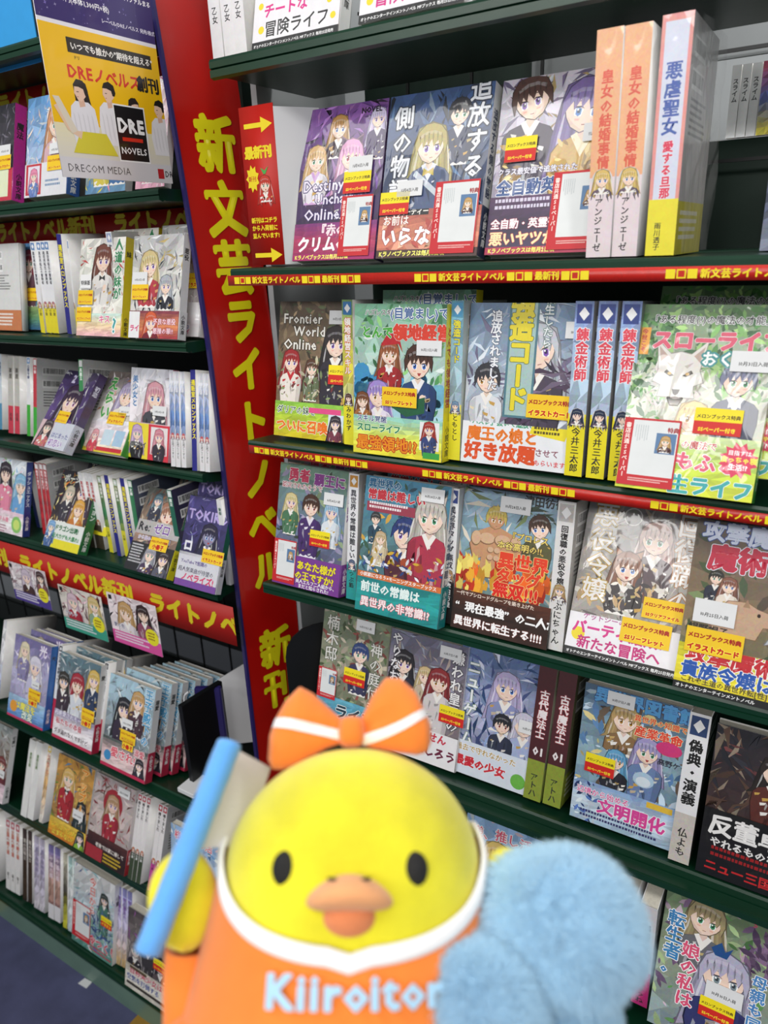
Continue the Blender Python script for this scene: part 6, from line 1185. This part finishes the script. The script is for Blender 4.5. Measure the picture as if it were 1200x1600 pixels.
for S, st in (([(530, 1112, 1154), (505, 1088, 1163), (480, 1064, 1178), (458, 1052, 1192), (436, 1078, 1199), (420, 1112, 1198), (412, 1140, 1182)], lambda x: 1141-(526-x)*.21+((526-x)/110)**2*2),
              ([(560, 1112, 1156), (580, 1066, 1162), (602, 1034, 1166), (628, 1036, 1170), (652, 1060, 1173), (669, 1098, 1168), (677, 1122, 1150)], lambda x: 1150-(x-560)*.16-((x-560)/110)**2*34)):
    me, prof, hgt = bow_loop(S, 0); lp = obj('loop', me, M['orange'], bow)
    def band(i, j, prof=prof, hgt=hgt, st=st):
        s = .03+.95*j/29; x, y0, y1 = prof(s); y = st(x)-9+18*i/6; t = max(-.98, min(.98, (y-(y0+y1)/2)/((y1-y0)/2))); y = (y0+y1)/2+t*(y1-y0)/2
        return pl(x, y, 22+hgt(s, t)+1.6)
    obj('stripe', grid_mesh(7, 30, band), M['wfelt'], lp)
me = grid_mesh(24, 16, lambda i, j: (lambda t, p: pl(546+math.copysign(abs(math.sin(t)*math.cos(p))**.6, math.cos(p))*22, 1134-math.copysign(abs(math.cos(t))**.6, math.cos(t))*27, 26+34*math.sin(t)*math.sin(p)))(math.pi*j/15, 2*math.pi*i/24), True)
obj('knot', me, M['orange'], bow)
# baton with a flag
bt, _ = nroot('baton', 'sky blue plush baton with a pale flag held up in the chick left wing', 'toy baton', 552, 1340)
def stick(i, j):
    R = [0, 12, 18.5, 20.5, 21]+[21]*18+[20.5, 18.5, 12, 0]; T = [0, 0, .008, .02, .04]+[.04+.92*k/19 for k in range(1, 19)]+[.98, .992, 1, 1]
    r = R[j]*(1+.025*math.sin(j*2.1+i)); t = T[j]; x, y, _ = F(346+(250-346)*t, 1146+(1484-1146)*t, 84); r *= .93
    q = 2*math.pi*i/20; dx, dy = (1484-1146)/351, (346-250)/351
    return pl(x+r*math.cos(q)*dx, y+r*math.cos(q)*dy, 84+r*math.sin(q))
obj('stick', grid_mesh(20, 27, stick, True), M['blue'], bt)
fp = [(352, 1160), (412, 1190), (404, 1225), (376, 1322), (308, 1328)]
me = bpy.data.meshes.new('m'); vs = [pl(x, y, 66-(x-310)*.9) for x, y in fp]+[pl(x, y, 62-(x-310)*.9) for x, y in fp]; n = 5
me.from_pydata([tuple(v) for v in vs], [], [(4, 3, 2, 1, 0), (5, 6, 7, 8, 9)]+[(i, (i+1) % 5, 5+(i+1) % 5, 5+i) for i in range(5)])
obj('flag', me, M['flag'], bt)
# pompoms
def pompom(name, label, cx, cy, cw, r, seed, cuts=()):
    cx, cy, _ = F(cx, cy, cw+40); r *= .95
    root, _ = nroot(name, label, 'pompom', 552, 1340)
    rr = random.Random(seed); nr = np.random.default_rng(seed)
    lobes = [Vector((rr.gauss(0, 1), rr.gauss(0, 1), rr.gauss(0, 1))).normalized() for _ in range(26)]
    def rad(d): return 1+.06*max(max(0, (d.dot(l)-.82)/.18) for l in lobes)+.03*math.sin(5*d.x+3*d.y*2)
    bm = bmesh.new(); bmesh.ops.create_icosphere(bm, subdivisions=4, radius=1)
    for v in bm.verts:
        d = v.co.normalized(); k = rad(d)*r*.93; v.co = pl(cx+d.x*k, cy-d.y*k, cw+d.z*k)
    me = bpy.data.meshes.new('m'); bm.to_mesh(me); bm.free(); me.polygons.foreach_set('use_smooth', [True]*len(me.polygons))
    obj('core', me, M['core'], root)
    N = 30000
    D_ = nr.normal(size=(N, 3)); D_ /= np.linalg.norm(D_, axis=1, keepdims=True); D_[:, 2] = np.where(D_[:, 2] < -.4, -D_[:, 2], D_[:, 2])
    base = np.array([rad(Vector(d)) for d in D_])*r*.90
    dirn = D_+nr.normal(size=(N, 3))*.5; dirn /= np.linalg.norm(dirn, axis=1, keepdims=True)
    L = nr.uniform(.10, .2, N)*r
    side = np.cross(dirn, nr.normal(size=(N, 3))); side /= np.linalg.norm(side, axis=1, keepdims=True)
    p0 = D_*base[:, None]; p1 = p0+dirn*L[:, None]*.6; p2 = p0+(dirn*.8+D_*.3)*L[:, None]; p2[:, 1] -= L*.12
    wd = 1.0
    V = np.stack((p0-side*wd, p0+side*wd, p1-side*wd*.7, p1+side*wd*.7, p2), 1).reshape(-1, 3)
    V = np.column_stack((V[:, 0]+cx-552, (V[:, 1]+1340-cy)*PC, V[:, 2]+cw))*PK
    i = np.arange(N)*5
    T = np.concatenate((np.column_stack((i, i+1, i+3)), np.column_stack((i, i+3, i+2)), np.column_stack((i+2, i+3, i+4))))
    me = bpy.data.meshes.new('m'); me.vertices.add(len(V)); me.vertices.foreach_set('co', V.astype(np.float32).ravel())
    me.loops.add(len(T)*3); me.loops.foreach_set('vertex_index', T.astype(np.int32).ravel())
    me.polygons.add(len(T)); me.polygons.foreach_set('loop_start', np.arange(0, len(T)*3, 3, dtype=np.int32)); me.update(calc_edges=True)
    o = obj('fur', me, M['tint'], root); o['kind'] = 'stuff'
pompom('pompom', 'larger fluffy pale blue pompom at the right of the chick', 874, 1452, 55, 128, 1)
pompom('pompom', 'smaller fluffy pale blue pompom overlapping the chest lettering', 742, 1560, 105, 98, 2)
pompom('pompom', 'fluffy pale blue pompom at the bottom edge under the larger one', 872, 1590, 60, 80, 3)
pk = obj('felt_tab', blob(622, 1590, 200, 14, 10, 6), M['pinkf'], None); pk.parent = chick; pk.name = 'cuff'
bpy.data.objects.remove(_go)
